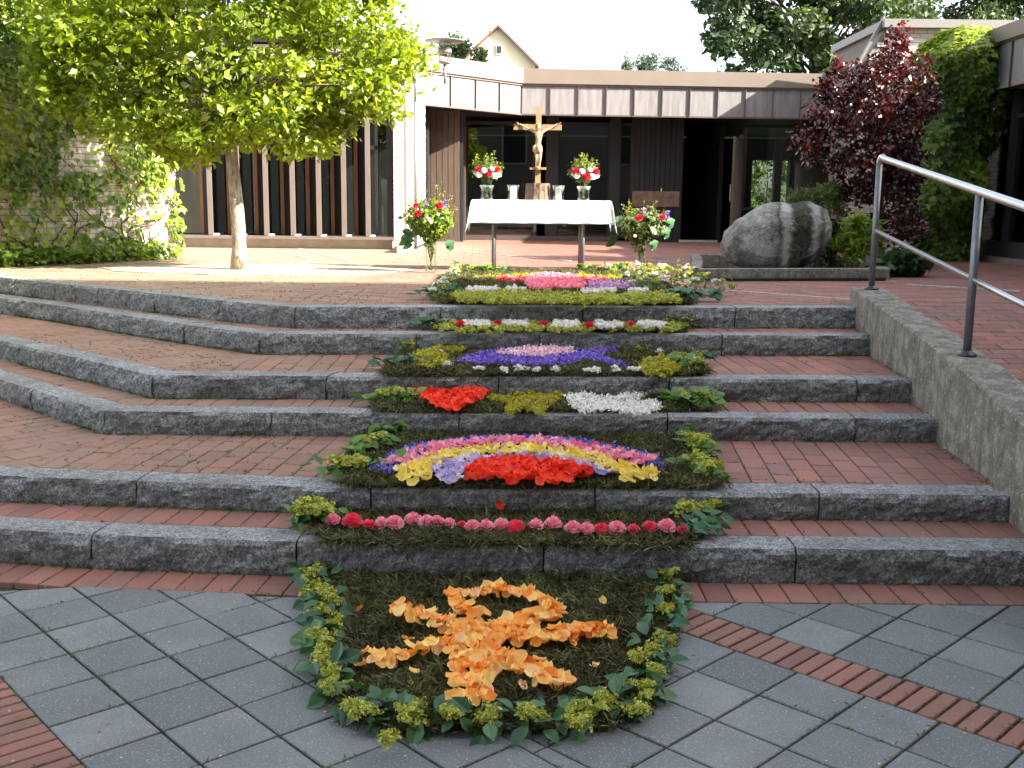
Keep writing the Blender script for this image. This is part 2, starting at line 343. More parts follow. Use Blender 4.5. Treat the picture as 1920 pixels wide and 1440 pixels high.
def clip(poly, cp):                    # convex clip polygon, any winding
    n = len(cp); ar = sum(cp[i][0] * cp[(i + 1) % n][1] - cp[(i + 1) % n][0] * cp[i][1] for i in range(n)); sg = 1 if ar > 0 else -1
    out = [tuple(p[:2]) for p in poly]
    for i in range(n):
        a, b = cp[i], cp[(i + 1) % n]; nx, ny = -(b[1] - a[1]) * sg, (b[0] - a[0]) * sg
        src = out; out = []
        for j in range(len(src)):
            p, q = src[j], src[(j + 1) % len(src)]
            dp = (p[0] - a[0]) * nx + (p[1] - a[1]) * ny; dq = (q[0] - a[0]) * nx + (q[1] - a[1]) * ny
            if dp >= 0: out.append(p)
            if (dp > 0) != (dq > 0) and dp != dq:
                t = dp / (dp - dq); out.append((p[0] + (q[0] - p[0]) * t, p[1] + (q[1] - p[1]) * t))
        if len(out) < 3: return []
    r = []
    for p in out:
        if not r or math.hypot(p[0] - r[-1][0], p[1] - r[-1][1]) > .002: r.append(p)
    if len(r) > 2 and math.hypot(r[0][0] - r[-1][0], r[0][1] - r[-1][1]) < .002: r.pop()
    return r if len(r) > 2 else []
def area(p): return abs(sum(p[i][0] * p[(i + 1) % len(p)][1] - p[(i + 1) % len(p)][0] * p[i][1] for i in range(len(p)))) / 2
def inside(px, py, poly):
    px = np.asarray(px); py = np.asarray(py); c = np.zeros(px.shape, bool); n = len(poly)
    for i in range(n):
        x1, y1 = poly[i][:2]; x2, y2 = poly[(i + 1) % n][:2]
        if y1 == y2: continue
        c ^= ((y1 > py) != (y2 > py)) & (px < (x2 - x1) * (py - y1) / (y2 - y1) + x1)
    return c
def inview(x, y, z, m=60):
    d = np.array([x, y, z - H]); k = d @ _fw
    if k < .3: return False
    X = 960 + F * (d @ _r) / k; Y = 720 - F * (d @ _u) / k
    return -m < X < 1920 + m and -m < Y < 1440 + m
# many copies of one small shape in one mesh
def scatter(bv, bf, pos, nrm, spin, scale, jitter=0.):
    bv = np.asarray(bv, 'f8'); bf = np.asarray(bf); pos = np.asarray(pos); N = len(pos)
    nrm = nrm / np.maximum(np.linalg.norm(nrm, axis=1, keepdims=True), 1e-9)
    ref = np.where(np.abs(nrm[:, 2:3]) > .95, np.array([[1., 0, 0]]), np.array([[0, 0, 1.]]))
    a = np.cross(ref, nrm); a /= np.linalg.norm(a, axis=1, keepdims=True); b = np.cross(nrm, a)
    cs, sn = np.cos(spin)[:, None], np.sin(spin)[:, None]; X = a * cs + b * sn; Y = -a * sn + b * cs
    s = np.asarray(scale).reshape(N, 1, 1)
    V = pos[:, None, :] + s * (bv[None, :, 0:1] * X[:, None] + bv[None, :, 1:2] * Y[:, None] + bv[None, :, 2:3] * nrm[:, None])
    Fc = bf[None] + (np.arange(N) * len(bv))[:, None, None]
    return V.reshape(-1, 3), Fc.reshape(-1, bf.shape[1])
LEAF4 = ([(0, 0, 0), (-.32, .45, .07), (0, .5, -.02), (.32, .45, .07), (0, 1, -.1)], [(0, 2, 1), (1, 2, 4), (0, 3, 2), (3, 4, 2)])
IVYL = ([(0, 0, 0), (-.42, .12, .05), (-.5, .55, .02), (-.2, .6, .06), (0, 1.05, -.1), (.2, .6, .06), (.5, .55, .02), (.42, .12, .05), (0, .4, -.02)],
        [(0, 8, 1), (1, 8, 2), (2, 8, 3), (3, 8, 4), (4, 8, 5), (5, 8, 6), (6, 8, 7), (7, 8, 0)])
NARROW = ([(0, 0, 0), (-.12, .45, .04), (0, .5, 0), (.12, .45, .04), (0, 1, -.12)], [(0, 2, 1), (1, 2, 4), (0, 3, 2), (3, 4, 2)])
def rndn(n): return rng.normal(size=(n, 3))
def leafmesh(name, shape, pos, nrm, scale, mat, tint, spin=None):
    V, Fc = scatter(shape[0], np.array(shape[1]), pos, nrm, rng.uniform(0, 6.28, len(pos)) if spin is None else spin, scale)
    return mesh_np(name, V, Fc, mat, tint=np.repeat(tint, len(shape[1])))

# ------------------------------------------------------------------ steps: plan polylines of the front edges
def offs(pl, d):
    out = []; n = len(pl)
    for i in range(n):
        a = Vector(pl[max(i - 1, 0)]); b = Vector(pl[i]); c = Vector(pl[min(i + 1, n - 1)])
        e1 = (b - a) if i > 0 else (c - b); e2 = (c - b) if i < n - 1 else (b - a)
        e1.normalize(); e2.normalize(); n1 = Vector((-e1.y, e1.x)); n2 = Vector((-e2.y, e2.x)); m = (n1 + n2); m /= max(m.dot(n1), .3)
        out.append(tuple(b + m * d))
    return out
def wallX(Y): return 2.70 - .082 * (8.4 - Y)
def wx(Y): return wallX(Y) + .01
SP = {6: [(-6.2, 11.75), (-4.93, 10.57), (-3.72, 9.58), (-2.33, 8.45), (-1.63, 7.96), (wx(8.36), 8.38)],
      5: [(-5.9, 11.05), (-4.0, 9.48), (-2.53, 8.17), (-1.82, 7.62), (wx(7.9), 7.88)],
      4: [(-5.0, 9.15), (-3.04, 7.36), (-2.26, 6.62), (wx(6.75), 6.76)],
      3: [(-4.6, 8.3), (-3.15, 6.9), (-2.41, 6.19), (wx(6.2), 6.20)],
      2: [(-3.6, 5.32), (-2.3, 5.16), (-.68, 5.02), (wx(5.0), 5.02)],
      1: [(-3.3, 4.88), (-1.9, 4.66), (-.6, 4.56), (wx(4.55), 4.56)]}
JOINTS = {6: [27, 104, 188, 292, 408, 552, 830, 1106, 1385], 5: [122, 222, 343, 487, 790, 1000, 1360], 4: [33, 144, 286, 603, 940, 1250, 1624],
          3: [58, 199, 525, 880, 1249, 1610], 2: [262, 665, 1110, 1545], 1: [150, 560, 1027, 1502]}
CURB = .185
def on_poly(pl, x, z):      # where pixel column x meets the polyline at height z -> (segment, t)
    best = None
    for i in range(len(pl) - 1):
        a, b = pl[i], pl[i + 1]
        for s in np.linspace(0, 1, 41):
            P = (a[0] + (b[0] - a[0]) * s, a[1] + (b[1] - a[1]) * s, z); d = np.array([P[0], P[1], P[2] - H]); k = d @ _fw
            px = 960 + F * (d @ _r) / k
            if best is None or abs(px - x) < best[0]: best = (abs(px - x), i + s)
    return best[1]
def pl_at(pl, u):
    i = min(int(u), len(pl) - 2); s = u - i; return (pl[i][0] + (pl[i + 1][0] - pl[i][0]) * s, pl[i][1] + (pl[i + 1][1] - pl[i][1]) * s)
def granite_block(fr, bk, z0, z1, seed):
    # fr, bk: lists of matching front / back plan points (left->right); rough split front face, sawn top
    res = .022; L = sum(math.dist(fr[i], fr[i + 1]) for i in range(len(fr) - 1)); nx = max(4, int(L / res)); nz = 8; ny = 3
    def samp(pl, s):
        d = s * sum(math.dist(pl[i], pl[i + 1]) for i in range(len(pl) - 1))
        for i in range(len(pl) - 1):
            l = math.dist(pl[i], pl[i + 1])
            if d <= l or i == len(pl) - 2:
                t = min(max(d / max(l, 1e-6), 0), 1); return Vector((pl[i][0] + (pl[i + 1][0] - pl[i][0]) * t, pl[i][1] + (pl[i + 1][1] - pl[i][1]) * t))
            d -= l
    rows = []
    for k in range(nz + 1 + ny):
        row = []
        for i in range(nx + 1):
            s = i / nx; f = samp(fr, s); b = samp(bk, s); dirn = (b - f).normalized(); q = Vector((f.x * 1., f.y, seed * 3.7))
            if k <= nz:
                v = k / nz; z = z0 + (z1 - z0) * v
                n1 = noise.fractal(Vector((s * L * 6, v * 2.2, seed * 7.3)), 1., 2., 5); n2 = noise.noise(Vector((s * L * 26, v * 7, seed * 3.1)))
                bulge = -.016 * math.sin(min(1, v * 1.02) * math.pi) ** .6
                dd = bulge - n1 * .02 - n2 * .008 + (.004 if k == nz else 0)
                if k == nz: dd = -.4 * n1 * .013 + .003 + .004 * noise.noise(Vector((s * L * 15, 3, seed)))
                endk = min(i, nx - i) / 2.
                if endk < 1: dd += .006 * (1 - endk)
                p = f + dirn * dd; zz = z - (.004 + .004 * noise.noise(Vector((s * L * 12, 9, seed))) if k == nz else 0)
            else:
                t = (k - nz) / ny; p = f.lerp(b, t) if t > .15 else f + dirn * .012
                p = f + (b - f) * max(t * .98, .06); zz = z1 + .0015 * noise.noise(Vector((s * L * 9, t * 2, seed))) - (.0 if t < 1 else .002)
            row.append((p.x, p.y, zz))
        rows.append(row)
    rows.append([(x, y, z0) for x, y, z in rows[-1]])
    V = [p for r_ in rows for p in r_]; W = nx + 1; Fc = []
    for k in range(len(rows) - 1):
        for i in range(nx): a = k * W + i; Fc.append((a, a + 1, a + W + 1, a + W))
    me = bpy.data.meshes.new('granite_block')
    capL = tuple(k * W for k in range(len(rows))); capR = tuple(k * W + nx for k in reversed(range(len(rows))))
    me.from_pydata(V, [], Fc + [capL[::1], capR]); me.materials.append(GRANITE); me.update(); return me
steps = empty('granite_steps', (0, 0, 0), kind='structure')
for k in range(1, 7):
    pl = SP[k]; bk = offs(pl, CURB); us = [0.] + sorted(on_poly(pl, x, ZS[k]) for x in JOINTS[k]) + [len(pl) - 1.]
    us = [u for i, u in enumerate(us) if i == 0 or u - us[i - 1] > .04]
    # snap joints to the bends
    for j in range(1, len(us) - 1):
        if abs(us[j] - round(us[j])) < .12 and 0 < round(us[j]) < len(pl) - 1: us[j] = float(round(us[j]))
    if us[-1] != len(pl) - 1.: us.append(len(pl) - 1.)
    for j in range(len(us) - 1):
        a, b = us[j], us[j + 1]; g = .004
        ks = [a] + [float(i) for i in range(int(a) + 1, int(math.ceil(b)))] + [b]
        fr = [pl_at(pl, u) for u in ks]; bb = [pl_at(bk, u) for u in ks]
        e = Vector(fr[1]) - Vector(fr[0]); e.normalize(); fr[0] = tuple(Vector(fr[0]) + e * g); bb[0] = tuple(Vector(bb[0]) + e * g)
        e = Vector(fr[-1]) - Vector(fr[-2]); e.normalize(); fr[-1] = tuple(Vector(fr[-1]) - e * g); bb[-1] = tuple(Vector(bb[-1]) - e * g)
        jz = random.uniform(-.002, .002)
        link('granite_block', granite_block(fr, bb, ZS[k - 1] - .04, ZS[k] + jz, k * 13 + j), steps)
core = MB()
for k in range(1, 7):                     # earth/mortar bed behind the blocks
    f = offs(SP[k], .02); b = SP[k + 1] if k < 6 else [(p[0], 24) for p in SP[6]]
    bed = [(p[0], p[1]) for p in f] + [(p[0], p[1] + .1) for p in reversed(b)]
    core.prism(bed, ZS[k - 1] - .1, ZS[k] - .012)
link('mortar_bed', core.mesh('mortar_bed', SOIL), steps)

# ------------------------------------------------------------------ pavers
def fill_bricks(regions, org, th, bw, bl, z, thick=.05, gap=.006, pat='run', pad=3.):
    """bricks bw wide, bl long (along local y) laid in half bond inside convex regions -> list of plan polygons"""
    out = []; co, si = math.cos(th), math.sin(th)
    for cp in regions:
        lx = [(p[0] - org[0]) * co + (p[1] - org[1]) * si for p in cp]; ly = [-(p[0] - org[0]) * si + (p[1] - org[1]) * co for p in cp]
        for i in range(int(math.floor(min(lx) / bw)) - 1, int(math.ceil(max(lx) / bw)) + 1):
            o = (.5 * bl if (i % 2 and pat == 'run') else 0)
            for j in range(int(math.floor(min(ly) / bl)) - 2, int(math.ceil(max(ly) / bl)) + 1):
                x0, x1, y0, y1 = i * bw + gap / 2, (i + 1) * bw - gap / 2, j * bl + o + gap / 2, (j + 1) * bl + o - gap / 2
                q = [(org[0] + x * co - y * si, org[1] + x * si + y * co) for x, y in ((x0, y0), (x1, y0), (x1, y1), (x0, y1))]
                c = clip(q, cp)
                if c and area(c) > .15 * bw * bl * .3: out.append(c)
    return out
LAID = []
def lay(polys, z, parent, name, mat, ch=.003, limit=300, zfn=None, tilt=.002, thick=.04):
    LAID.append((polys, z, zfn))
    info = []
    for p in polys:
        cx = sum(a[0] for a in p) / len(p); cy = sum(a[1] for a in p) / len(p); zz = z if zfn is None else zfn(cx, cy)
        info.append((math.hypot(cx, cy) + (0 if inview(cx, cy, zz, 20) else 100), cx, cy, zz, p))
    info.sort(key=lambda a: a[0]); rest = MB()
    for n, (d, cx, cy, zz, p) in enumerate(info):
        j = random.uniform(-.0015, .0012); loc = (cx, cy, zz + j)
        m = MB() if (n < limit and d < 100) else rest
        tx, ty = random.uniform(-tilt, tilt) * 3, random.uniform(-tilt, tilt) * 3
        k0 = len(m.v); q = [(a[0] - cx, a[1] - cy) for a in p]; m.prism(q, -thick, 0, ch)
        for i in range(k0, len(m.v)):
            x, y, z_ = m.v[i]; zo = z_ + tx * x + ty * y
            if zfn is not None: zo += zfn(cx + x, cy + y) - zz
            m.v[i] = (x, y, zo) if m is not rest else (x + cx, y + cy, zo + zz + j)
        if m is not rest: link(name, m.mesh(name, mat), parent, loc)
    if rest.v:
        o = link(name, rest.mesh(name, PAVERJ if mat is PAVER else mat, tint=True), parent); o['kind'] = 'stuff'
def seg_regions(k):     # convex plan quads between the back of curb k and the front of curb k+1
    b = offs(SP[k], CURB - .002); f = SP[k + 1]; g = .02
    bends = {1: [(b[1], f[1]), (b[-2], f[2])], 2: [((-2.45, 5.365), f[2])], 3: [(b[1], f[1]), (b[2], f[2])],
             4: k == 4 and [(b[1], f[2]), (b[2], f[3])], 5: k == 5 and [(b[1], f[2]), (b[2], f[3]), (b[3], f[4])]}[k]
    left = (b[0], f[0]); right = ((b[-1][0], b[-1][1]), (f[-1][0], f[-1][1])); seq = [left] + bends + [right]; out = []
    for i in range(len(seq) - 1):
        q = [seq[i][0], seq[i + 1][0], seq[i + 1][1], seq[i][1]]
        if k == 2 and i == 1: q.insert(1, b[2])
        out.append(q)
    return out
BW, BL = .122, .24
for k in (1, 2, 3, 4, 5):
    tr = empty('step_tread', (0, 0, 0), kind='structure'); regs = seg_regions(k); polys = []
    for r_ in regs:
        a, b = r_[0], r_[1]; th = math.atan2(b[1] - a[1], b[0] - a[0])
        if k == 2 and r_ is not regs[-1]: th = R(-38)
        polys += fill_bricks([r_], (a[0], a[1]), th, BW, BL if k in (2, 4) else .6, ZS[k])
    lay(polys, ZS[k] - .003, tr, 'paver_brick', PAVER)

# upper terrace
terr = empty('upper_terrace', (0, 0, 0), kind='structure')
bk6 = offs(SP[6], CURB - .002)
def ramp_z(x, y):
    return ZT - .003 - (max(0, 9.0 - y) * .135 if x > 2.8 else 0)
tp = []
for a, b in ((0, 1), (1, 2), (2, 3), (3, 4), (4, 5)):
    p, q = bk6[a], bk6[b]; tp.append([p, q, (q[0], 13.2), (p[0], 13.2)])
tp.append([(2.705, 8.6), (2.9, 8.6), (2.9, 9.0), (2.705, 9.0)])
tp.append([(bk6[5][0], 9.0), (7.6, 9.0), (7.6, 13.2), (bk6[5][0], 13.2)])
tpol = []
for i, r_ in enumerate(tp):
    tpol += fill_bricks([r_], (bk6[5][0], 8.6), R(2) if i < 5 else R(0), BL, BW, ZT, pat='x') if False else fill_bricks([r_], (0, 8.6), R(92), BW, BL, ZT)
tpol += fill_bricks([[(-8, 13.2), (7.6, 13.2), (7.6, 24.2), (-8, 24.2)]], (0, 8.6), R(92), BW, BL, ZT)
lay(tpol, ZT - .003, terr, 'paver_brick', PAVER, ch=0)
rampo = empty('side_ramp', (0, 0, 0), kind='structure')
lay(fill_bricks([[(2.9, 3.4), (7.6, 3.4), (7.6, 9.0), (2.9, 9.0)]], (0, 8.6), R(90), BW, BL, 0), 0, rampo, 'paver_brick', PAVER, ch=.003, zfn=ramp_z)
m = MB(); m.add([(2.85, 3.4, 0), (7.6, 3.4, 0), (7.6, 9.02, ZT - .02), (2.85, 9.02, ZT - .02), (2.85, 3.4, -.1), (7.6, 3.4, -.1), (7.6, 9.02, -.1), (2.85, 9.02, -.1)],
    [(0, 1, 2, 3), (4, 5, 1, 0), (5, 6, 2, 1), (7, 4, 0, 3)])
for i, v in enumerate(m.v[:2]): m.v[i] = (v[0], v[1], ramp_z(5, 3.4) - .03)
link('ramp_bed', m.mesh('ramp_bed', SOIL), rampo)
# thin pale stone strips let into the terrace
for i, (a, b, n_) in enumerate([((1290, 540), (1604, 562), 8), ((864, 472), (1070, 489), 6), ((1205, 487), (1350, 497), 5), ((1700, 533), (1915, 546), 6), ((560, 466), (660, 492), 4), ((520, 470), (580, 486), 3)]):
    A, B = at(*a, ZT)[:2], at(*b, ZT)[:2]; d = (B - A); L = np.linalg.norm(d); d /= L; t = math.atan2(d[1], d[0])
    for j in range(n_):
        c = A + d * L * (j + .5) / n_; mm = MB(); mm.box((0, 0, 0), (L / n_ - .01, .05, .02), t); link('stone_strip', mm.mesh('stone_strip', LIGHTSTONE), terr, (c[0], c[1], ZT - .005))
# the land everything stands on
m = MB(); m.add([(-150, -60, -.03), (150, -60, -.03), (150, 3.4, -.03), (-150, 3.4, -.03), (-150, 250, -.03), (150, 250, -.03)], [(0, 1, 2, 3), (3, 2, 5, 4)])
tag(link('ground', m.mesh('ground', SOIL)), kind='structure')
m = MB(); m.prism([(-60, 24.2), (60, 24.2), (60, 120), (-60, 120)], -.2, ZT - .02); m.prism([(-60, 9), (-6.3, 11.9), (-8, 24.2), (-60, 24.2)], -.2, ZT - .02); m.prism([(7.6, 3.4), (60, 3.4), (60, 24.2), (7.6, 24.2)], -.2, ZT - .02)
LAWN = m_simple('lawn', (.06, .1, .025), .9, 0, .3, 8, .5)
tag(link('raised_lawn', m.mesh('raised_lawn', LAWN)), kind='structure')

# ------------------------------------------------------------------ lower court: soldier course, slabs, brick bands
court = empty('lower_court', (0, 0, 0), kind='structure')
base = SP[1]; fr = offs(base, -.245)
pl0 = [( -.003 + p[0], p[1]) for p in base]
sold = []
for i in range(len(base) - 1):
    a, b = Vector(base[i]), Vector(base[i + 1]); e = (b - a).normalized(); nrm = Vector((e.y, -e.x)); L = (b - a).length
    n_ = round(L / BW)
    for j in range(n_):
        p = a + e * (L * j / n_ + .003); q = a + e * (L * (j + 1) / n_ - .003); sold.append([tuple(p + nrm * .012), tuple(p + nrm * .245), tuple(q + nrm * .245), tuple(q + nrm * .012)])
def slant(p, f=0):     # bricks of the course lean outwards left and right as in the photo
    return p
lay(sold, 0, court, 'paver_brick', PAVER, thick=.028)
bandU = [(.883, 4.222), (1.726, 3.345), (2.9, 2.16)]; bandL = [(.593, 4.079), (.693, 3.977), (1.59, 3.084), (2.6, 2.07)]
dv = Vector((1.59 - .693, 3.084 - 3.977)).normalized(); nv = Vector((-dv.y, dv.x)); o0 = Vector((.693, 3.977))
bands = []; Bw = .222
for j in range(-5, 46):
    p = o0 + dv * (j * .0665); q = o0 + dv * (j * .0665 + .056)
    c = clip([tuple(p + nv * .004), tuple(q + nv * .004), tuple(q + nv * (Bw - .004)), tuple(p + nv * (Bw - .004))], [(-1, 2), (3, 2), (3, 4.305), (-1, 4.305)])
    if c: bands.append(c)
lay(bands, 0, court, 'band_brick', PAVER, thick=.028)
lb0 = Vector((-1.794, 3.535)); ld = Vector((-1.239 + 1.794, 2.914 - 3.535)).normalized(); ln = Vector((ld.y, -ld.x))
lbands = []
for j in range(-7, 22):
    p = lb0 + ld * (j * .0665); q = lb0 + ld * (j * .0665 + .056); lbands.append([tuple(p + ln * .005), tuple(q + ln * .005), tuple(q + ln * .228), tuple(p + ln * .228)])
lay(lbands, 0, court, 'band_brick', PAVER, thick=.028)
soldF = offs(base, -.25)
def slabs(org, th, S, regions, ext=14):
    out = []; ex = (math.cos(th), math.sin(th)); ey = (-math.sin(th), math.cos(th)); g = .0048
    for cp in regions:
        for i in range(-ext, ext + 4):
            for j in range(-ext, ext + 4):
                q = [(org[0] + S * x * ex[0] + S * y * ey[0], org[1] + S * x * ex[1] + S * y * ey[1]) for x, y in ((i + g / S, j + g / S), (i + 1 - g / S, j + g / S), (i + 1 - g / S, j + 1 - g / S), (i + g / S, j + 1 - g / S))]
                c = clip(q, cp)
                if c and area(c) > .0006: out.append(c)
    return out
lend = lb0 - ld * 2.; lfar = lb0 + ld * 2.769
LT = R(-47.65); lex, ley = Vector((math.cos(LT), math.sin(LT))), Vector((-math.sin(LT), math.cos(LT))); Pm = Vector(at(975, 1400, 0)[:2])
jl = round((Pm - Vector((-1.981, 4.115))).dot(ley) / .2638); sl0 = Vector((-1.981, 4.115)) + ley * (.2638 * jl)      # the two laying patterns meet on this joint
def seam_at(y): return sl0 + lex * ((y - sl0.y) / lex.y)
st_ = seam_at(soldF[1][1] - .03); sb_ = seam_at(1.5)
Lreg = [[tuple(lb0 - ld * 1.0), tuple(lb0 + ld * 2.7), tuple(sb_), tuple(st_)] if st_.x > -1.85 else 0]
Lreg = [[tuple(lb0 - ld * 1.0), tuple(lb0 + ld * 2.7), tuple(sb_), tuple(st_), (-1.9, soldF[1][1])], [tuple(seam_at(Pm.y + .62)), (.0, Pm.y + .62), (.0, soldF[2][1] - .02), (-.6, soldF[2][1]), tuple(st_)]]
ls = slabs((-1.981, 4.115), R(-47.65), .2638, Lreg)
lay(ls, 0, court, 'slab', SLAB, thick=.028)
# beyond the left band
o2 = lb0 + ln * .233; Lreg2 = [[tuple(o2 - ld * 1.4), tuple(o2 + ld * 2.5), (-4, 1.5), (-4, 4.55)]]
lay(slabs((-1.981, 4.115), R(-47.65), .2638, Lreg2), 0, court, 'slab', SLAB, thick=.028)
p1 = o0 - dv * .46; p2 = o0 + dv * 3.2
Rreg = [[(.05, soldF[2][1] - .02), tuple(p1), tuple(p2), (p2[0], 1.3), tuple(seam_at(1.3)), tuple(seam_at(Pm.y + .08)), (.05, Pm.y + .081)]]
Rreg = [[tuple(seam_at(Pm.y + .08)), (.05, Pm.y + .08), (3.4, Pm.y + .08), (3.4, 1.3), tuple(seam_at(1.3))], [(.05, soldF[2][1] - .02), tuple(p1), tuple(p2), (p2[0], 1.3), (.05, 1.3)]]
DT = math.atan2(dv.y, dv.x)
def foot(px, py, off):
    P = Vector(at(px, py, 0)[:2]); t = (P - o0).dot(dv); return tuple(o0 + dv * t + nv * off)
band_half = [tuple(o0 - dv * 3), tuple(o0 + dv * 5), tuple(o0 + dv * 5 - nv * 5), tuple(o0 - dv * 3 - nv * 5)]
seam_half = [tuple(seam_at(Pm.y + .6)), tuple(seam_at(1.0)), (6, 1.0), (6, 6), (seam_at(Pm.y + .6).x, 6)]; top_half = [(-.4, 1), (6, 1), (6, soldF[2][1] - .02), (-.4, soldF[2][1] - .02)]
rs_ = []
for c in slabs(foot(1220 + 755 / 2.743, 1000 + 712 / 2.743, 0), DT, .2615, [[(-.6, 1.2), (4, 1.2), (4, soldF[2][1] - .02), (-.6, soldF[2][1] - .02)]]):
    c = clip(c, band_half)
    if c: c = clip(c, seam_half)
    if c and area(c) > .0006: rs_.append(c)
q1 = p1 + nv * Bw; q2 = p2 + nv * Bw
qs = q1 + dv * ((q1[1] - 4.305) / -dv.y); Ru = [[tuple(qs), (q2[0], q2[1]), (4.6, 1.6), (4.6, 4.306)]]
rs_ += slabs(foot(1220 + 980 / 2.743, 1000 + 600 / 2.743, Bw), DT, .2681, Ru)
lay(rs_, 0, court, 'slab', SLAB, thick=.028)

# weeds in the joints (nobody could count them)
wp = []; JM = []
for k in range(1, 7):
    pl = SP[k]
    for i in range(len(pl) - 1):
        a, b = np.array(pl[i]), np.array(pl[i + 1]); L = np.linalg.norm(b - a); e = (b - a) / L; nn = np.array([e[1], -e[0]])
        dens = 60 if pl[i][0] < -1.7 else 16
        for t in rng.uniform(0, 1, int(L * dens * 2)):
            if noise.noise(Vector((a[0] + e[0] * L * t * 1.5, k * 3., 0))) > -.05:
                p = a + e * L * t + nn * rng.uniform(.004, .03); wp += [(p[0], p[1], ZS[k - 1])] * 5
for k, (xa, xb, ya, yb, n_) in {2: (-3, -1.2, 5.3, 6.4, 90), 4: (-4.5, -1.8, 6.9, 8.3, 160), 6: (-5, -1, 8.3, 11.5, 160)}.items():
    for _ in range(n_):
        x, y = rng.uniform(xa, xb), rng.uniform(ya, yb); wp += [(x, y, ZS[k])] * 4
for Y in np.arange(5.1, 8.3, .02):
    wp += [(wallX(Y) - rng.uniform(0, .05), Y, ZS[1 if Y < 5 else 2 if Y < 6.2 else 3 if Y < 6.75 else 4 if Y < 7.8 else 5])] * 3
for polys, z, zfn in LAID:
    for p in polys:
        cx, cy = p[0]; zz = z if zfn is None else zfn(cx, cy); d_ = math.hypot(cx, cy)
        if d_ > 9.5 or not inview(cx, cy, zz, 20): continue
        for i in range(len(p)):
            a, b = p[i], p[(i + 1) % len(p)]; L = math.dist(a, b)
            for t in rng.uniform(0, 1, int(L * 70)):
                x, y = a[0] + (b[0] - a[0]) * t, a[1] + (b[1] - a[1]) * t
                if noise.fractal(Vector((x * 1.7, y * 1.7, z * 3 + 4)), 1, 2, 3) > (-.05 if x < 0 else .08): JM.append((x, y, (zz if zfn is None else zfn(x, y)) - .001))
JM = np.array(JM); jn = rndn(len(JM)) * .6 + np.array([0, 0, .8])
tag(link('joint_moss', leafmesh('joint_moss', NARROW, JM + rng.normal(size=JM.shape) * np.array([.002, .002, 0]), jn, rng.uniform(.009, .022, len(JM)), WEED, rng.uniform(0, .6, len(JM)))), 'thin green moss filling the joints between bricks and slabs', 'moss', kind='stuff')
wp = np.array(wp); wn = rndn(len(wp)) * .8 + np.array([0, 0, .6]); keep = np.array([inview(*p, 30) for p in wp]); wp, wn = wp[keep], wn[keep]
wp = wp + rng.normal(size=wp.shape) * np.array([.008, .008, 0]); 
tag(link('joint_weeds', leafmesh('joint_weeds', NARROW, wp, wn, rng.uniform(.01, .032, len(wp)), WEED, rng.uniform(0, 1, len(wp)))), 'small green weeds and moss growing along the step joints', 'weeds', kind='stuff')

# ------------------------------------------------------------------ ramp wall and handrail
def wall_top(Y): return float(np.interp(Y, [3.0, 4.94, 5.78, 6.68, 8.5], [.40, .655, .776, .87, 1.03]))
m = MB(); ys = np.arange(3.0, 8.62, .04); rows = []
for i, Y in enumerate(ys):
    x = wallX(Y); zt = wall_top(Y); T = .255
    def nz(a, b=0): return .006 * noise.fractal(Vector((Y * 5, a * 3, b)), 1, 2, 4)
    r0 = [(x + nz(0), -.05), (x + nz(1), zt * .33), (x + nz(2), zt * .66), (x + nz(3) + .001, zt - .012), (x + .014 + nz(5), zt + nz(4)), (x + T * .5, zt + nz(6, 1)), (x + T - .014, zt + nz(7)), (x + T, zt - .014), (x + T, -.05)]
    rows.append([(a, Y, b) for a, b in r0])
V = [p for r_ in rows for p in r_]; W = 9; Fc = [(a * W + b, (a + 1) * W + b, (a + 1) * W + b + 1, a * W + b + 1) for a in range(len(rows) - 1) for b in range(W - 1)]
m.add(V, Fc); m.add(rows[-1], [tuple(range(9))]); m.add(rows[0], [tuple(range(8, -1, -1))])
tag(link('ramp_wall', m.mesh('ramp_wall', CONC)), 'weathered sloping concrete wall between the steps and the brick ramp', 'wall')
rail = empty('handrail', (2.85, 8.45, 1.02), 'tubular metal handrail with two rails on the sloping concrete wall', 'handrail')
def railX(Y): return wallX(Y) + .13
posts = [8.45, 6.16, 3.9]
for i, Y in enumerate(posts):
    zb = wall_top(Y); zt = 2.045 - (8.45 - Y) * .127
    m = MB(); m.tube([(railX(Y), Y, zb - .01), (railX(Y), Y, zt - (.03 if i == 0 else .02))], .024, 14); wchild('post', m.mesh('post', GALV, True), rail)
    m = MB(); m.lathe((railX(Y), Y, zb), [(.055, -.004), (.055, .006), (.034, .016), (.026, .03)], 16); wchild('flange', m.mesh('flange', BLACKP, True), rail)
tpts = []
zt0 = 2.045
for a in np.linspace(0, 1, 6): tpts.append((railX(8.45), 8.45 - .05 * (1 - math.cos(a * math.pi / 2)), zt0 - .05 + .05 * math.sin(a * math.pi / 2)))
for Y in np.linspace(8.3, 2.8, 12): tpts.append((railX(Y), Y, zt0 - (8.45 - Y) * .127))
m = MB(); m.tube(tpts, .0245, 14); wchild('top_rail', m.mesh('top_rail', STEEL, True), rail)
m = MB(); m.tube([(railX(Y), Y, 1.485 - (8.45 - Y) * .1) for Y in (8.43, 2.8)], .0165, 12); wchild('middle_rail', m.mesh('middle_rail', STEEL, True), rail)

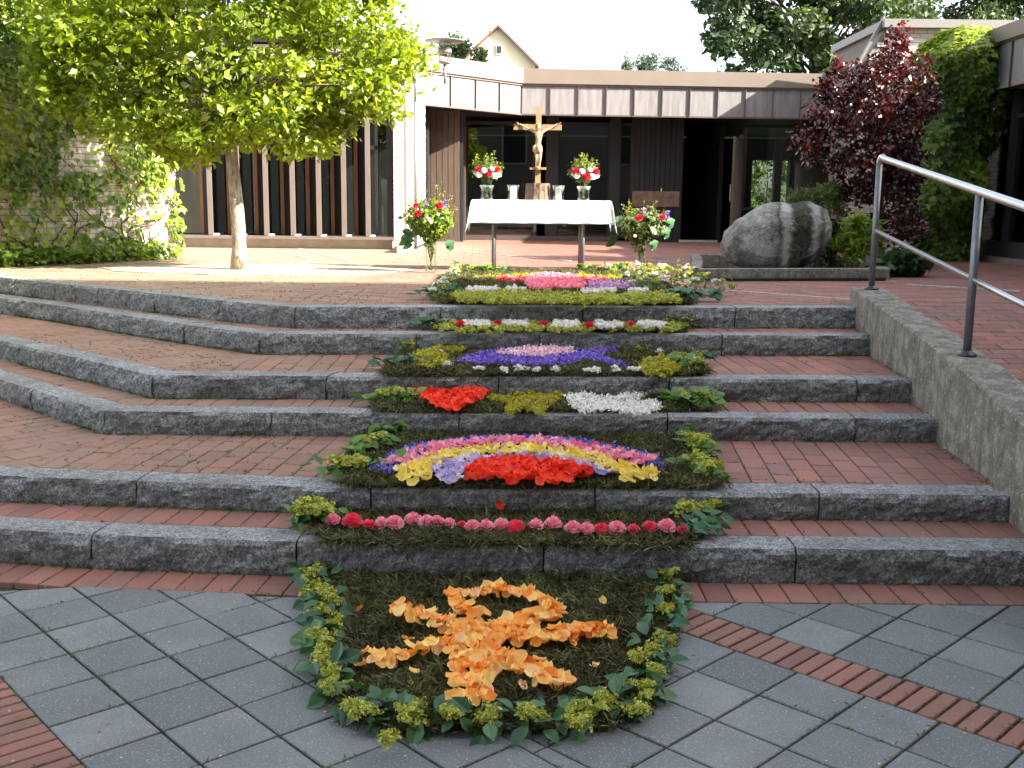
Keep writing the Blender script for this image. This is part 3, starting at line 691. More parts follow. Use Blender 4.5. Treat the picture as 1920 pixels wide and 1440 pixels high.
# ================================================================== buildings
def sub(name, mb, mat, root, smooth=False, parent=None, tint=False):
    me = mb.mesh(name, mat, smooth, tint); o = link(name, me, parent or root)
    if parent is None: o.location = -root.location
    return o
def brick_wall(A, B, z0, z1, out, root, mat=None, course=.0765, bl=.25, depth=.03, limit=300, top=None, back=.2, gap=.009):
    """white bricks proud of a mortar core from plan point A to B; out = unit outward normal; top(s) optional height by run"""
    mat = mat or WHITEBRICK
    A, B = np.array(A[:2], float), np.array(B[:2], float); d = B - A; L = np.linalg.norm(d); d /= L; o = np.array(out[:2], float)
    m = MB(); P = [A - o * .004, B - o * .004, B - o * back, A - o * back]
    if top is None: m.prism(P, z0, z1)
    else:
        zA, zB = top(0), top(L); v = [(*p, z0) for p in P] + [(*P[0], zA), (*P[1], zB), (*P[2], zB), (*P[3], zA)]
        m.add(v, [(3, 2, 1, 0), (4, 5, 6, 7), (0, 1, 5, 4), (1, 2, 6, 5), (2, 3, 7, 6), (3, 0, 4, 7)])
    sub('wall_core', m, MORTAR, root)
    lst = []; n = int((z1 - z0) / course)
    for k in range(n):
        z = z0 + k * course; x = -(bl * .5 if k % 2 else 0)
        while x < L:
            a, b = max(x, 0) + gap / 2, min(x + bl, L) - gap / 2; x += bl
            if b - a < .02: continue
            if top is not None and z + course > min(top(a), top(b)): continue
            p = A + d * (a + b) / 2; lst.append((k, a, b, z, p))
    def sees(t): return 0 if inview(t[4][0], t[4][1], t[3], 0) else 1
    lst.sort(key=lambda t: (sees(t), np.hypot(*t[4]) if root.get('near') else t[0]))
    rest = MB(); cache = {}; rot = math.atan2(d[1], d[0])
    for i, (k, a, b, z, p) in enumerate(lst):
        w = round(b - a, 3); h = course - gap; prd = random.uniform(-.002, .002)
        c = p - o * (.01 - prd)
        if i < limit:
            if w not in cache:
                q = MB(); q.box((0, 0, 0), (w, .03, h)); cache[w] = q.mesh('wall_brick', mat)
            ob = link('wall_brick', cache[w], root, Vector((c[0], c[1], z + course / 2)) - root.location, (0, 0, rot))
        else: rest.box((c[0], c[1], z + course / 2), (w, .03, h), rot)
    if rest.v: o_ = sub('wall_brick', rest, mat, root); o_['kind'] = 'stuff'
def quad_panel(m, A, B, z0, z1, out, th, mi=0):       # upright board between plan points
    A, B, o = np.array(A[:2]), np.array(B[:2]), np.array(out[:2]); m.prism([tuple(A), tuple(B), tuple(B - o * th), tuple(A - o * th)], z0, z1, 0, mi)

# ---- central hall with the glazed porch
hall = empty('parish_hall', (3, 23, ZT), 'low dark glazed hall with copper panelled eaves behind the altar table', 'building')
FA, FB, FC = (-1.72, 20.75), (.14, 22.75), (7.75, 23.2)      # eaves line in plan
FZ0 = ZT + 2.64; ztop = atY(978, 127, 22.6)[2]; zmid = atY(978, 158, 22.6)[2]
def along(A, B, t): return (A[0] + (B[0] - A[0]) * t, A[1] + (B[1] - A[1]) * t)
def nrm2(A, B):
    d = np.array(B) - np.array(A); d = d / np.linalg.norm(d); return np.array([d[1], -d[0]])
for (A, B, n_) in ((FA, FB, 4), (FB, FC, 13)):
    o_ = nrm2(A, B)
    for i in range(n_):
        P, Q = along(A, B, i / n_), along(A, B, (i + 1) / n_); m = MB(); quad_panel(m, P, Q, FZ0, zmid - .012, o_, .03)
        sub('fascia_panel', m, COPPER, hall)
        m = MB(); c = np.array(P) + o_ * .02; m.box((c[0], c[1], (FZ0 + zmid) / 2), (.013, .04, zmid - FZ0 - .01), math.atan2(B[1] - A[1], B[0] - A[0])); sub('panel_seam', m, SEAM, hall)
    m = MB(); a = np.array(A) + o_ * .07; b = np.array(B) + o_ * .07; e = (b - a) / np.linalg.norm(b - a)
    quad_panel(m, a, b, zmid + .03, ztop, o_, .3); sub('roof_fascia', m, FASCIA, hall)
    m = MB(); quad_panel(m, np.array(A) + o_ * .035, np.array(B) + o_ * .035, zmid - .01, zmid + .03, o_, .06); sub('drip_edge', m, GREYWOOD, hall)
    m = MB(); quad_panel(m, np.array(A) + o_ * .015, np.array(B) + o_ * .015, FZ0 - .03, FZ0, o_, .1); sub('lower_trim', m, SEAM, hall)
m = MB(); m.prism([(-1.7, 20.95), (.15, 22.95), (7.75, 23.4), (7.75, 31.5), (-6, 31.5), (-6, 20.9)], FZ0 + .03, FZ0 + .09); sub('soffit', m, DARKWOOD, hall)
m = MB(); m.prism([(-1.8, 20.95), (.1, 22.95), (7.75, 23.4), (7.75, 31.6), (-6, 31.6), (-6, 20.9)], ztop - .25, ztop - .12); sub('roof', m, GREYWOOD, hall)
m = MB(); m.box((1.0, 27.5, ztop + .1), (3.1, 3, .28)); sub('roof_box', m, LAMPMETAL, hall)
# porch wall line
WY = 24.0
def wx_(px, Y=WY): return atY(px, 400, Y)[0]
def upright(name, pxa, pxb, mat, z0=ZT, z1=FZ0 + .03, Y=WY, th=.12, yoff=0, par=None):
    m = MB(); a, b = wx_(pxa, Y), wx_(pxb, Y); m.box(((a + b) / 2, Y + th / 2 + yoff, (z0 + z1) / 2), (b - a, th, z1 - z0)); return sub(name, m, mat, hall, parent=par)
# sunlit side wall left of the porch: vertical brown boards
for i in range(6):
    a = 796 + i * 11; upright('wall_board', a + .6, a + 10.6, BROWNWOOD, Y=22.6, yoff=-.004 * (i % 2), th=.03)
upright('post', 862, 868, DARKWOOD, Y=22.7); upright('post', 869, 873, SEAM, Y=23.4); 
upright('post', 1000, 1006, DARKWOOD); upright('post', 1022, 1045, DARKWOOD, yoff=-.05); upright('post', 1140, 1160, DARKWOOD, yoff=-.05); upright('post', 1180, 1187, DARKWOOD)
def window(pxa, pxb, zs, name='window'):
    fr = MB(); a, b = wx_(pxa), wx_(pxb); 
    for z in zs: fr.box(((a + b) / 2, WY + .05, z), (b - a, .07, .07))
    for x in (a, b): fr.box((x, WY + .05, (zs[0] + zs[-1]) / 2), (.05, .075, zs[-1] - zs[0]))
    f_ = sub('window_frame', fr, BROWNWOOD if name == 'b' else DARKWOOD, hall)
    for i in range(len(zs) - 1):
        g = MB(); g.box(((a + b) / 2, WY + .06, (zs[i] + zs[i + 1]) / 2), (b - a - .06, .01, zs[i + 1] - zs[i] - .07)); o = link('pane', g.mesh('pane', GLASS), f_)
    return f_
zz = [ZT + .1, ZT + .72, FZ0 - .1]
window(875, 1000, zz); window(1045, 1140, zz); window(1160, 1181, zz)
window(1388, 1485, [ZT + .1, atY(1430, 392, WY)[2], FZ0 - .1])
m = MB(); m.box((.4, WY - .02, ZT + .05), (3.6, .12, .1)); sub('threshold', m, SEAM, hall); m = MB(); m.box((6.0, WY - .02, ZT + .05), (2, .12, .1)); sub('threshold', m, SEAM, hall)
m = MB(); a, b = wx_(878), wx_(1000); m.box(((a + b) / 2, WY + .5, ZT + .42), (b - a, .12, .3)); sub('reflection_panel', m, LINEN, hall)  # pale panel added for a reflection low in the glass
n_ = 9
for i in range(n_): upright('door_board', 1187 + i * 9.5 + .4, 1187 + (i + 1) * 9.5 - .4, DARKWOOD, yoff=-.02)
m = MB(); z_ = atY(1228, 373, WY - .1)[2]; m.box(((wx_(1184) + wx_(1272)) / 2, WY - .04, z_), (wx_(1272) - wx_(1184), .02, .34)); sub('notice_board', m, NOTICE, hall)
upright('door_post', 1272, 1277, DARKWOOD, yoff=-.01)
m = MB(); m.box(((wx_(1274) + wx_(1345)) / 2, WY - .05, ZT + .02), (wx_(1345) - wx_(1274), .2, .05)); sub('door_sill', m, LIGHTSTONE, hall)
# the open door leaf, swung inwards-outwards, with its handle
dl = MB(); a = wx_(1386); ang = R(-112); ex = np.array([math.cos(ang), math.sin(ang)]); L = .95
for i in range(8):
    c = np.array([a, WY]) + ex * (L * (i + .5) / 8); dl.box((c[0], c[1], ZT + 1.15), (L / 8 - .006, .045, 2.2), ang)
door = sub('door_leaf', dl, BROWNWOOD, hall)
hd = MB(); c = np.array([a, WY]) + ex * (L - .1); hd.tube([(c[0] - .06, c[1], ZT + .9), (c[0] - .06, c[1], ZT + 1.25)], .012, 8); link('handle', hd.mesh('handle', STEEL), door)
m = MB(); pass
upright('door_frame', 1381, 1388, GREYWOOD, yoff=-.03, z1=FZ0 - .3)
# interior box with a back window that opens on greenery
m = MB(); m.box((0, 30.05, ZT + 1.4), (12.2, .1, 3.)) if False else None
BY = 30.0; a, b = atY(1409, 350, BY)[0], atY(1479, 350, BY)[0]; zb_, zt_ = atY(1440, 396, BY)[2], atY(1440, 301, BY)[2]
m.prism([(-6, BY), (a, BY), (a, BY + .1), (-6, BY + .1)], ZT, FZ0); m.prism([(b, BY), (7.75, BY), (7.75, BY + .1), (b, BY + .1)], ZT, FZ0)
m.prism([(a, BY), (b, BY), (b, BY + .1), (a, BY + .1)], ZT, zb_ - .25); m.prism([(a, BY), (b, BY), (b, BY + .1), (a, BY + .1)], zt_, FZ0); m.prism([(a, BY), (b, BY), (b, BY + .1), (a, BY + .1)], zb_ - .07, zb_)
m.box((-6.0, 27, ZT + 1.35), (.1, 8, 2.7)); m.box((7.7, 27, ZT + 1.35), (.1, 7, 2.7)); m.box((4.75, 27.5, ZT + 1.35), (.1, 5, 2.7)); m.box((0, 24.9, ZT + 1.6), (3.2, .06, 2.0)) if False else None
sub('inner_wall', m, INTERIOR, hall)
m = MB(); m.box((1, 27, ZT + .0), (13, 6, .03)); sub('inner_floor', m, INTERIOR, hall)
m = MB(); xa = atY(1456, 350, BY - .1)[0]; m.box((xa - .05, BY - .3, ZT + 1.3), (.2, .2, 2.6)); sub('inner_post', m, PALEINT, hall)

# ---- left wing: tall brick wall end, louvre windows
wing = empty('left_wing', (-3.5, 18.6, ZT), 'white brick building wing with tall louvred windows left of the altar', 'building')
LY = 18.45
zroof = atY(745, 62, LY)[2]
m = MB(); m.prism([(-6.2, LY), (-2.05, LY), (-2.05, LY + .22), (-6.2, LY + .22)], ZT - .02, ZT + .16); sub('plinth', m, PLINTH, wing)
m = MB(); m.box((-4.1, LY - .02, ZT + .185), (4.15, .3, .05)); sub('sill', m, GREYWOOD, wing)
edge_px = [348, 398, 450, 503, 553, 602, 649, 694, 735]
for i, px in enumerate(edge_px):
    x = atY(px - 4.5, 400, LY - .1)[0]; 
    if i == 0 or i == 8: 
        if i == 8: mm = MB(); mm.box((x, LY + .1, ZT + 1.6), (.1, .3, 2.75)); sub('window_post', mm, DARKWOOD, wing)
        continue
    fv = np.array([-.22, .36]); m = MB(); A = np.array([x, LY - .07]); Bq = A + fv; n2 = np.array([fv[1], -fv[0]]); n2 = n2 / np.linalg.norm(n2)
    m.prism([tuple(A), tuple(A + n2 * .02), tuple(Bq + n2 * .02), tuple(Bq)], ZT + .22, ZT + 2.95); f_ = sub('louvre', m, DARKWOOD, wing)
    m = MB(); m.box((x + .005, LY - .085, ZT + 1.585), (.082, .028, 2.73)); link('louvre_edge', m.mesh('louvre_edge', GREYWOOD), f_)  # edge board paler than the blade: lit and unlit sides put into the colours
    m = MB(); m.box((Bq[0] - .02, Bq[1] + .06, ZT + 1.585), (.09, .06, 2.73)); sub('mullion', m, ORANGEWOOD, wing)
    m = MB(); m.box((x + .06, LY + .06, ZT + .225), (.1, .12, .03)); sub('bracket', m, LINEN, wing)
m = MB(); m.box((-4.1, LY + .4, ZT + 1.6), (4.2, .012, 2.75)); sub('pane', m, GLASS, wing)
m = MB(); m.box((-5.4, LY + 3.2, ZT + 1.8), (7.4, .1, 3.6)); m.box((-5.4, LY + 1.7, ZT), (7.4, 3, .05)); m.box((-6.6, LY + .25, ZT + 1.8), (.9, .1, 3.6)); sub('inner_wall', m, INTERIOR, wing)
for px, hgt, wd in ((560, .95, .3), (608, 1.02, .3), ):
    m = MB(); x = atY(px, 400, LY + .9)[0]; m.box((x, LY + .9, ZT + .2 + hgt / 2), (wd, .2, hgt)); sub('cupboard', m, PALEINT, wing)
m = MB(); x = atY(707, 400, LY + .35)[0]; m.box((x, LY + .36, ZT + 1.6), (.05, .06, 2.7)); m.box((x - .08, LY + .36, ZT + 1.72), (.2, .06, .06)); sub('window_frame', m, PALEINT, wing)
m = MB(); m.prism([(-6.2, LY), (-2.05, LY), (-2.05, LY + .3), (-6.2, LY + .3)], ZT + 2.98, zroof - .2); sub('upper_wall', m, PLINTH, wing)
m = MB(); m.prism([(-6.4, LY - .06), (-1.98, LY - .06), (-1.75, LY - .3), (-1.75, LY + 4), (-6.4, LY + 4)], zroof - .17, zroof); sub('roof_edge', m, DARKWOOD, wing)
wing['near'] = 1
brick_wall((-2.04, LY - .12), (-1.86, LY - .12), ZT + .16, zroof - .2, (0, -1), wing, limit=110, bl=.2)
brick_wall((-1.82, LY - .1), (-1.70, 20.75), ZT + .16, zroof - .2, (1, 0), wing, limit=190)
m = MB(); m.box((-1.93, LY + .1, ZT + .07), (.26, .5, .17)); m.box((-1.79, LY + .6, ZT + .07), (.12, 4, .17)); sub('pillar_foot', m, PLINTH, wing)
m = MB(); m.tube([(-1.70, LY + .25, ZT), (-1.70, LY + .25, ZT + 2.9)], .03, 8); sub('downpipe', m, GALV, wing, True)

# ---- lamp on a bracket at the corner
LX, LYY = atY(834, 100, 18.6)[0], 18.6
lamp = empty('wall_lamp', (LX, LYY, atY(834, 157, LYY)[2]), 'grey lantern with a wide flat disc hood on a bracket by the wall corner', 'lamp')
lz = lamp.location.z; zt_ = atY(834, 72, LYY)[2]
def L_(name, f, mat, sm=True):
    m = MB(); f(m); return sub(name, m, mat, lamp, sm)
hgt = zt_ - lz
L_('pole', lambda m: m.tube([(LX, LYY, lz), (LX, LYY, lz + hgt * .45)], .025, 10), LAMPMETAL)
L_('body', lambda m: m.lathe((LX, LYY, lz + hgt * .45), [(.03, -.02), (.1, 0), (.105, .03), (.03, .035)], 16), LAMPMETAL)
L_('shade', lambda m: m.lathe((LX, LYY, zt_ - .05), [(.08, -.02), (.33, .0), (.335, .012), (.1, .045), (.02, .05)], 28), LAMPMETAL)
L_('collar', lambda m: m.lathe((LX, LYY, lz + hgt * .74), [(.105, -.05), (.115, -.04), (.115, .03), (.1, .04)], 16), LAMPMETAL)
L_('lantern_glass', lambda m: m.lathe((LX, LYY, lz + hgt * .49), [(.085, 0), (.085, hgt * .24)], 16), CLEAR)
def cage(m):
    for k in range(5):
        a = k * 1.257 + .3; m.tube([(LX + .1 * math.cos(a), LYY + .1 * math.sin(a), lz + hgt * .46), (LX + .1 * math.cos(a), LYY + .1 * math.sin(a), zt_ - .06)], .006, 5)
L_('cage', cage, LAMPMETAL)
for dz in (.12, .2): L_('bracket_arm', lambda m: m.tube([(LX, LYY, lz + dz + .04), (-1.69, LYY, lz + dz - .02)], .012, 6), LAMPMETAL)
L_('wall_pipe', lambda m: m.tube([(-1.69, LYY, lz - .3), (-1.69, LYY, lz + .32)], .022, 8), GALV)

# ---- ivy covered wall far left
IA, IB = np.array([-8.1, 8.95]), np.array([-4.70, 15.05]); io = nrm2(IA, IB) ; io = io if io[0] > 0 else -io
ivw = empty('ivy_clad_wall', (-5.3, 14, ZT), 'tall white brick wall largely overgrown with ivy at the left', 'wall'); ivw['near'] = 1
m = MB(); q = [IA + io * .012, IB + io * .012, IB - io * .19, IA - io * .19]; m.prism([tuple(a) for a in q], ZT - .05, ZT + .2); sub('plinth', m, PLINTH, ivw)
Lw = np.linalg.norm(IB - IA)
brick_wall(IA, IB, ZT + .2, 5.9, io, ivw, limit=299, back=.2)
m = MB(); e = (IB - IA) / Lw; q = [IA - io * .21, IB - io * .21, IB - io * .21 + np.array([-1.7, 2.0]), IA + np.array([-3, 3])]; m.prism([tuple(a) for a in q], ZT, 5.85); sub('rear_block', m, PLINTH, ivw)

# ---- right building: long glazed front with copper eaves
rb = empty('right_hall', (7.1, 13, ZT), 'dark glazed hall with copper panelled eaves along the right side', 'building')
RX, RXF = 7.3, 7.02; RZ0, RZ1, RZ2 = ZT + 2.5, ZT + 2.5 + .62, ZT + 3.36
Ys = np.arange(17.6, 3.0, -.66)
for i, Y in enumerate(Ys[:-1]):
    m = MB(); m.box((RXF + .015, Y - .33, (RZ0 + RZ1) / 2), (.03, .656, RZ1 - RZ0)); sub('fascia_panel', m, COPPER, rb)
    m = MB(); m.box((RXF - .012, Y, (RZ0 + RZ1) / 2), (.04, .018, RZ1 - RZ0)); sub('panel_seam', m, SEAM, rb)
m = MB(); m.box((RXF + .06, 10.2, (RZ1 + RZ2) / 2 + .015), (.3, 15.2, RZ2 - RZ1 - .03)); sub('roof_fascia', m, FASCIA, rb)
m = MB(); m.box((RXF + 3.1, 10.2, RZ2 - .15), (5.8, 15.0, .1)); m.box((RXF + 3.1, 10.2, RZ0 + .05), (6.1, 15.0, .06)); sub('roof', m, GREYWOOD, rb)
for Y in (17.3, 16.05, 14.75, 13.4, 12.0, 10.6, 9.2, 7.8):
    m = MB(); m.box((RX + .05, Y, ZT + 1.25), (.14, .1, 2.5)); f_ = sub('window_post', m, DARKWOOD, rb)
    m = MB(); m.box((RX + .06, Y - .66, ZT + 1.4), (.012, 1.2, 2.2)); sub('pane', m, GLASS, rb)
    m = MB(); m.box((RX + .04, Y - .66, ZT + .16), (.1, 1.22, .3)); sub('lower_panel', m, DARKWOOD, rb)
    m = MB(); m.box((RX + .04, Y - .66, ZT + 2.12), (.06, 1.22, .05)); sub('transom', m, DARKWOOD, rb)
m = MB(); m.box((RX + .1, 18.5, ZT + 1.7), (.2, 2.0, 3.4)); sub('end_wall', m, DARKWOOD, rb)
m = MB(); m.box((RX - .03, 12.5, ZT + .03), (.2, 10, .1)); sub('sill', m, GREYWOOD, rb)
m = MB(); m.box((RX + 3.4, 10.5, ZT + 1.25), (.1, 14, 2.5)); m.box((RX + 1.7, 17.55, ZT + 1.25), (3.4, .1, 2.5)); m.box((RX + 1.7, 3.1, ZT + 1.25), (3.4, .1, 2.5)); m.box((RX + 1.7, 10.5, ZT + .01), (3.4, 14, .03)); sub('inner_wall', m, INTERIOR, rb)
for nY, lab in ((15.75, 'folded pale wooden trestle seen behind the glass beside the ivy'), (15.05, 'folded pale wooden trestle behind the glass nearer the frame edge')):
    m = MB()
    for dy in (-.12, .0, .1, .2): m.tube([(RX + .45, nY + dy - .06, ZT + .28), (RX + .5, nY + dy + .05, ZT + 1.0)], .02, 5)
    m.box((RX + .5, nY + .05, ZT + 1.0), (.05, .42, .04)); m.box((RX + .45, nY, ZT + .27), (.05, .45, .03)); m.box((RX + .5, nY, ZT + .14), (.3, .5, .26))
    o = link('wooden_trestle', m.mesh('wooden_trestle', PALEWOOD)); tag(o, lab, 'trestle', 'trestles behind the right windows')

# ---- gabled white brick building behind it
gb = empty('gabled_brick_building', (6.9, 20, ZT), 'white brick building with a sloping roof edge behind the red tree', 'building')
GY = 19.6; pA = atY(1600, 145, GY); pB = atY(1662, 52, GY); pC = atY(1925, 62, GY)
x0 = pA[0]; zA, zB, zC = pA[2], pB[2], pC[2]; Lg = pC[0] + 1.5 - x0
def gtop(s):
    return zA + (zB - zA) * s / (pB[0] - x0) if s < pB[0] - x0 else zB
m = MB(); m.prism([(x0, GY + .003), (pB[0], GY + .003), (pB[0], GY + .3), (x0, GY + .3)], ZT, zA - .01); m.prism([(pB[0], GY + .003), (x0 + Lg, GY + .003), (x0 + Lg, GY + 3), (pB[0], GY + 3)], ZT, zB - .02)
m.add([(x0, GY + .003, zA - .01), (pB[0], GY + .003, zA - .01), (pB[0], GY + .003, zB - .02), (x0, GY + .3, zA - .01), (pB[0], GY + .3, zA - .01), (pB[0], GY + .3, zB - .02)], [(0, 1, 2), (5, 4, 3), (0, 2, 5, 3)])
sub('wall_core', m, MORTAR, gb)
lst = []
for k in range(int((zB - ZT) / .0765)):
    z = ZT + k * .0765; x = x0 - (.125 if k % 2 else 0)
    while x < x0 + Lg:
        a, b = max(x, x0) + .004, x + .246; x += .25
        if z + .08 < gtop(a - x0): lst.append((a, b, z))
lst.sort(key=lambda t: -t[2]); rest = MB(); cache = {}
for i, (a, b, z) in enumerate(lst):
    if i < 290:
        k_ = round(b - a, 3)
        if k_ not in cache: q = MB(); q.box((0, 0, 0), (k_, .03, .068)); cache[k_] = q.mesh('wall_brick', WHITEBRICK)
        link('wall_brick', cache[k_], gb, Vector(((a + b) / 2, GY - .008, z + .038)) - gb.location)
    else: rest.box(((a + b) / 2, GY - .008, z + .038), (b - a, .03, .068))
o = sub('wall_brick', rest, WHITEBRICK, gb); o['kind'] = 'stuff'
m = MB(); m.box(((pB[0] + pC[0]) / 2 + .8, GY + 1.4, zB + .05), (pC[0] - pB[0] + 1.8, 3.2, .14)); sub('roof_edge', m, LAMPMETAL, gb)
m = MB(); sl = math.hypot(pB[0] - x0, zB - zA); v = []
for (x, z) in ((x0 - .1, zA - .15), (pB[0] - .05, zB + .12)):
    for dy in (-.06, .06):
        for dz in (0, .1): v.append((x, GY + dy, z + dz))
m.add(v, [(0, 1, 5, 4), (2, 6, 7, 3), (1, 3, 7, 5), (0, 4, 6, 2), (0, 2, 3, 1), (4, 5, 7, 6)]); sub('sloping_roof', m, LAMPMETAL, gb)

# ---- peach gable house far behind
gh = empty('gable_house', (-2, 62, 0), 'pale peach house gable with one small window above the hall roof', 'house')
HY = 60.; ap = atY(934, 52, HY); rt_ = atY(1004, 122, HY); lf = (ap[0] - (rt_[0] - ap[0]) * 1., rt_[2])
m = MB(); m.add([(lf[0], HY, 0), (rt_[0], HY, 0), (rt_[0], HY, rt_[2]), (ap[0], HY, ap[2]), (lf[0], HY, lf[1]), (lf[0], HY + 12, 0), (rt_[0], HY + 12, 0), (rt_[0], HY + 12, rt_[2]), (ap[0], HY + 12, ap[2]), (lf[0], HY + 12, lf[1])],
    [(0, 1, 2, 3, 4), (9, 8, 7, 6, 5), (1, 6, 7, 2), (5, 0, 4, 9)]); sub('wall', m, RENDER_P, gh)
for s, (ex_, ez) in (('r', (rt_[0] + .2, rt_[2] - .2)), ('l', (lf[0] - .2, lf[1] - .2))):
    m = MB(); v = [(ap[0], HY - .25, ap[2] + .02), (ex_, HY - .25, ez + .02), (ex_, HY + 12.3, ez + .02), (ap[0], HY + 12.3, ap[2] + .02)]; v += [(a, b, c + .14) for a, b, c in v]
    m.add(v, [(0, 1, 2, 3), (4, 5, 6, 7), (0, 4, 5, 1), (1, 5, 6, 2), (3, 2, 6, 7), (0, 3, 7, 4)]); rf_ = sub('roof', m, TILE, gh)
    if s == 'l':
        q = MB(); q.box((ap[0] - .42, HY + 1.5, ap[2] - .2), (.25, .3, .5)); link('chimney', q.mesh('chimney', TILE), rf_)
wp_ = atY(936, 93, HY - .05)
m = MB(); m.box((wp_[0], HY - .03, wp_[2]), (.36, .08, .5)); wf_ = sub('window_frame', m, LINEN, gh); m = MB(); m.box((wp_[0], HY - .08, wp_[2]), (.24, .03, .38)); link('pane', m.mesh('pane', INTERIOR), wf_)

# ---- unseen building added behind the camera, sized so its shadow covers the steps
ch = empty('shade_building', (14, -8, 0), 'tall plain rendered building, unseen behind the viewpoint and added to shade the steps', 'shade_building')
CHH = 21.6; CY = -2.2
m = MB(); m.prism([(-3, CY), (34, CY), (34, CY - 12), (-3, CY - 12)], -.1, CHH - .2); sub('wall', m, SHADE_RENDER, ch)
m = MB(); v = [(-3.3, CY, CHH - .2), (34.3, CY, CHH - .2), (34.3, CY - 12.2, CHH - .2), (-3.3, CY - 12.2, CHH - .2), (-3.3, CY, CHH), (34.3, CY, CHH), (34.3, CY - 12.2, CHH), (-3.3, CY - 12.2, CHH)]
m.add(v, [(3, 2, 1, 0), (4, 5, 6, 7), (0, 1, 5, 4), (1, 2, 6, 5), (2, 3, 7, 6), (3, 0, 4, 7)]); sub('roof', m, TILE, ch)
for i in range(7):
    m = MB(); x = 0 + i * 5; m.box((x, CY + .0, 6.5), (1.2, .12, 6)); f_ = sub('window_frame', m, PLINTH, ch); m = MB(); m.box((x, CY + .05, 6.5), (1.0, .05, 5.8)); link('pane', m.mesh('pane', INTERIOR), f_)

# ---- basin and boulder
basin = empty('stone_basin', (3, 13, ZT), 'low angular stone basin around the boulder, in front of the red tree', 'basin')
c1_, c2_, c3_, c4_ = at(1290, 524, ZT)[:2], at(1262, 501, ZT)[:2], at(1668, 523, ZT)[:2], np.array([4.6, 15.4])
c2_ = np.array([2.28, 13.6]); outl = [c1_, c3_, np.array([4.9, 14.6]), np.array([2.5, 15.2]), c2_]
for i in range(len(outl)):
    A, B = outl[i], outl[(i + 1) % len(outl)]; d = (B - A) / np.linalg.norm(B - A); nn = np.array([-d[1], d[0]]); m = MB()
    m.prism([tuple(A + d * .004), tuple(B - d * .004), tuple(B - d * .12 + nn * .13), tuple(A + d * .12 + nn * .13)], ZT - .03, ZT + .115, .008); sub('rim', m, CONC, basin)
m = MB(); m.prism([tuple(p * .97 + np.array([.1, .4]) * .0 + (np.array([3.4, 13.4]) - p) * .03) for p in outl], ZT - .01, ZT + .03); sub('water', m, WATER, basin)
bo_loc = (3.26, 13.35, ZT + .01)
bm = bmesh.new(); bmesh.ops.create_icosphere(bm, subdivisions=6, radius=1)
for v in bm.verts:
    p = v.co.copy(); s = Vector((np.sign(p.x) * abs(p.x) ** .62, np.sign(p.y) * abs(p.y) ** .8, np.sign(p.z) * abs(p.z) ** .6))
    x, y, z = s.x * .66, s.y * .42, s.z * .42 + .40
    # outline: high shoulder right of middle, sloping down to the left, undercut at both sides
    t = (x + .66) / 1.32
    hs = np.interp(t, [0, .08, .2, .45, .6, .8, .92, 1], [.62, .74, .88, 1.0, 1.0, 1.03, .98, .8]); z *= hs
    under = max(0, .42 - z) / .42
    x += -.17 * under if x > .25 else 0; x += .06 * under if x < -.35 else 0
    n1 = noise.fractal(Vector((x * 2.2, y * 2.2, z * 2.2)), 1, 2, 6); n2 = noise.fractal(Vector((x * 9, y * 9, z * 9)), 1, 2.1, 5)
    k = 1 + .12 * n1 + .03 * n2; v.co = Vector((x * k, y * k, z * (1 + .05 * n1)))
    if v.co.z < 0: v.co.z = -.02
me = bpy.data.meshes.new('boulder'); bm.to_mesh(me); bm.free(); me.materials.append(BOULDER)
for p in me.polygons: p.use_smooth = True
tag(link('boulder', me, None, bo_loc), 'large grey boulder with a dark mossy water streak standing in the basin', 'boulder')

# ---- gravel round the tree
m = MB(); g_ = [(-3.0 + 1.75 * math.cos(a) * (1 + .1 * noise.noise(Vector((a * 3, 0, 0)))), 12.5 + 1.05 * math.sin(a) * (1 + .15 * noise.noise(Vector((a * 4, 5, 0))))) for a in np.linspace(0, 2 * math.pi, 48, endpoint=False)]
m.prism(g_, ZT - .03, ZT + .006); tag(link('gravel_ring', m.mesh('gravel_ring', GRAVEL)), 'pale gravel spread around the foot of the young tree', 'gravel', kind='stuff')

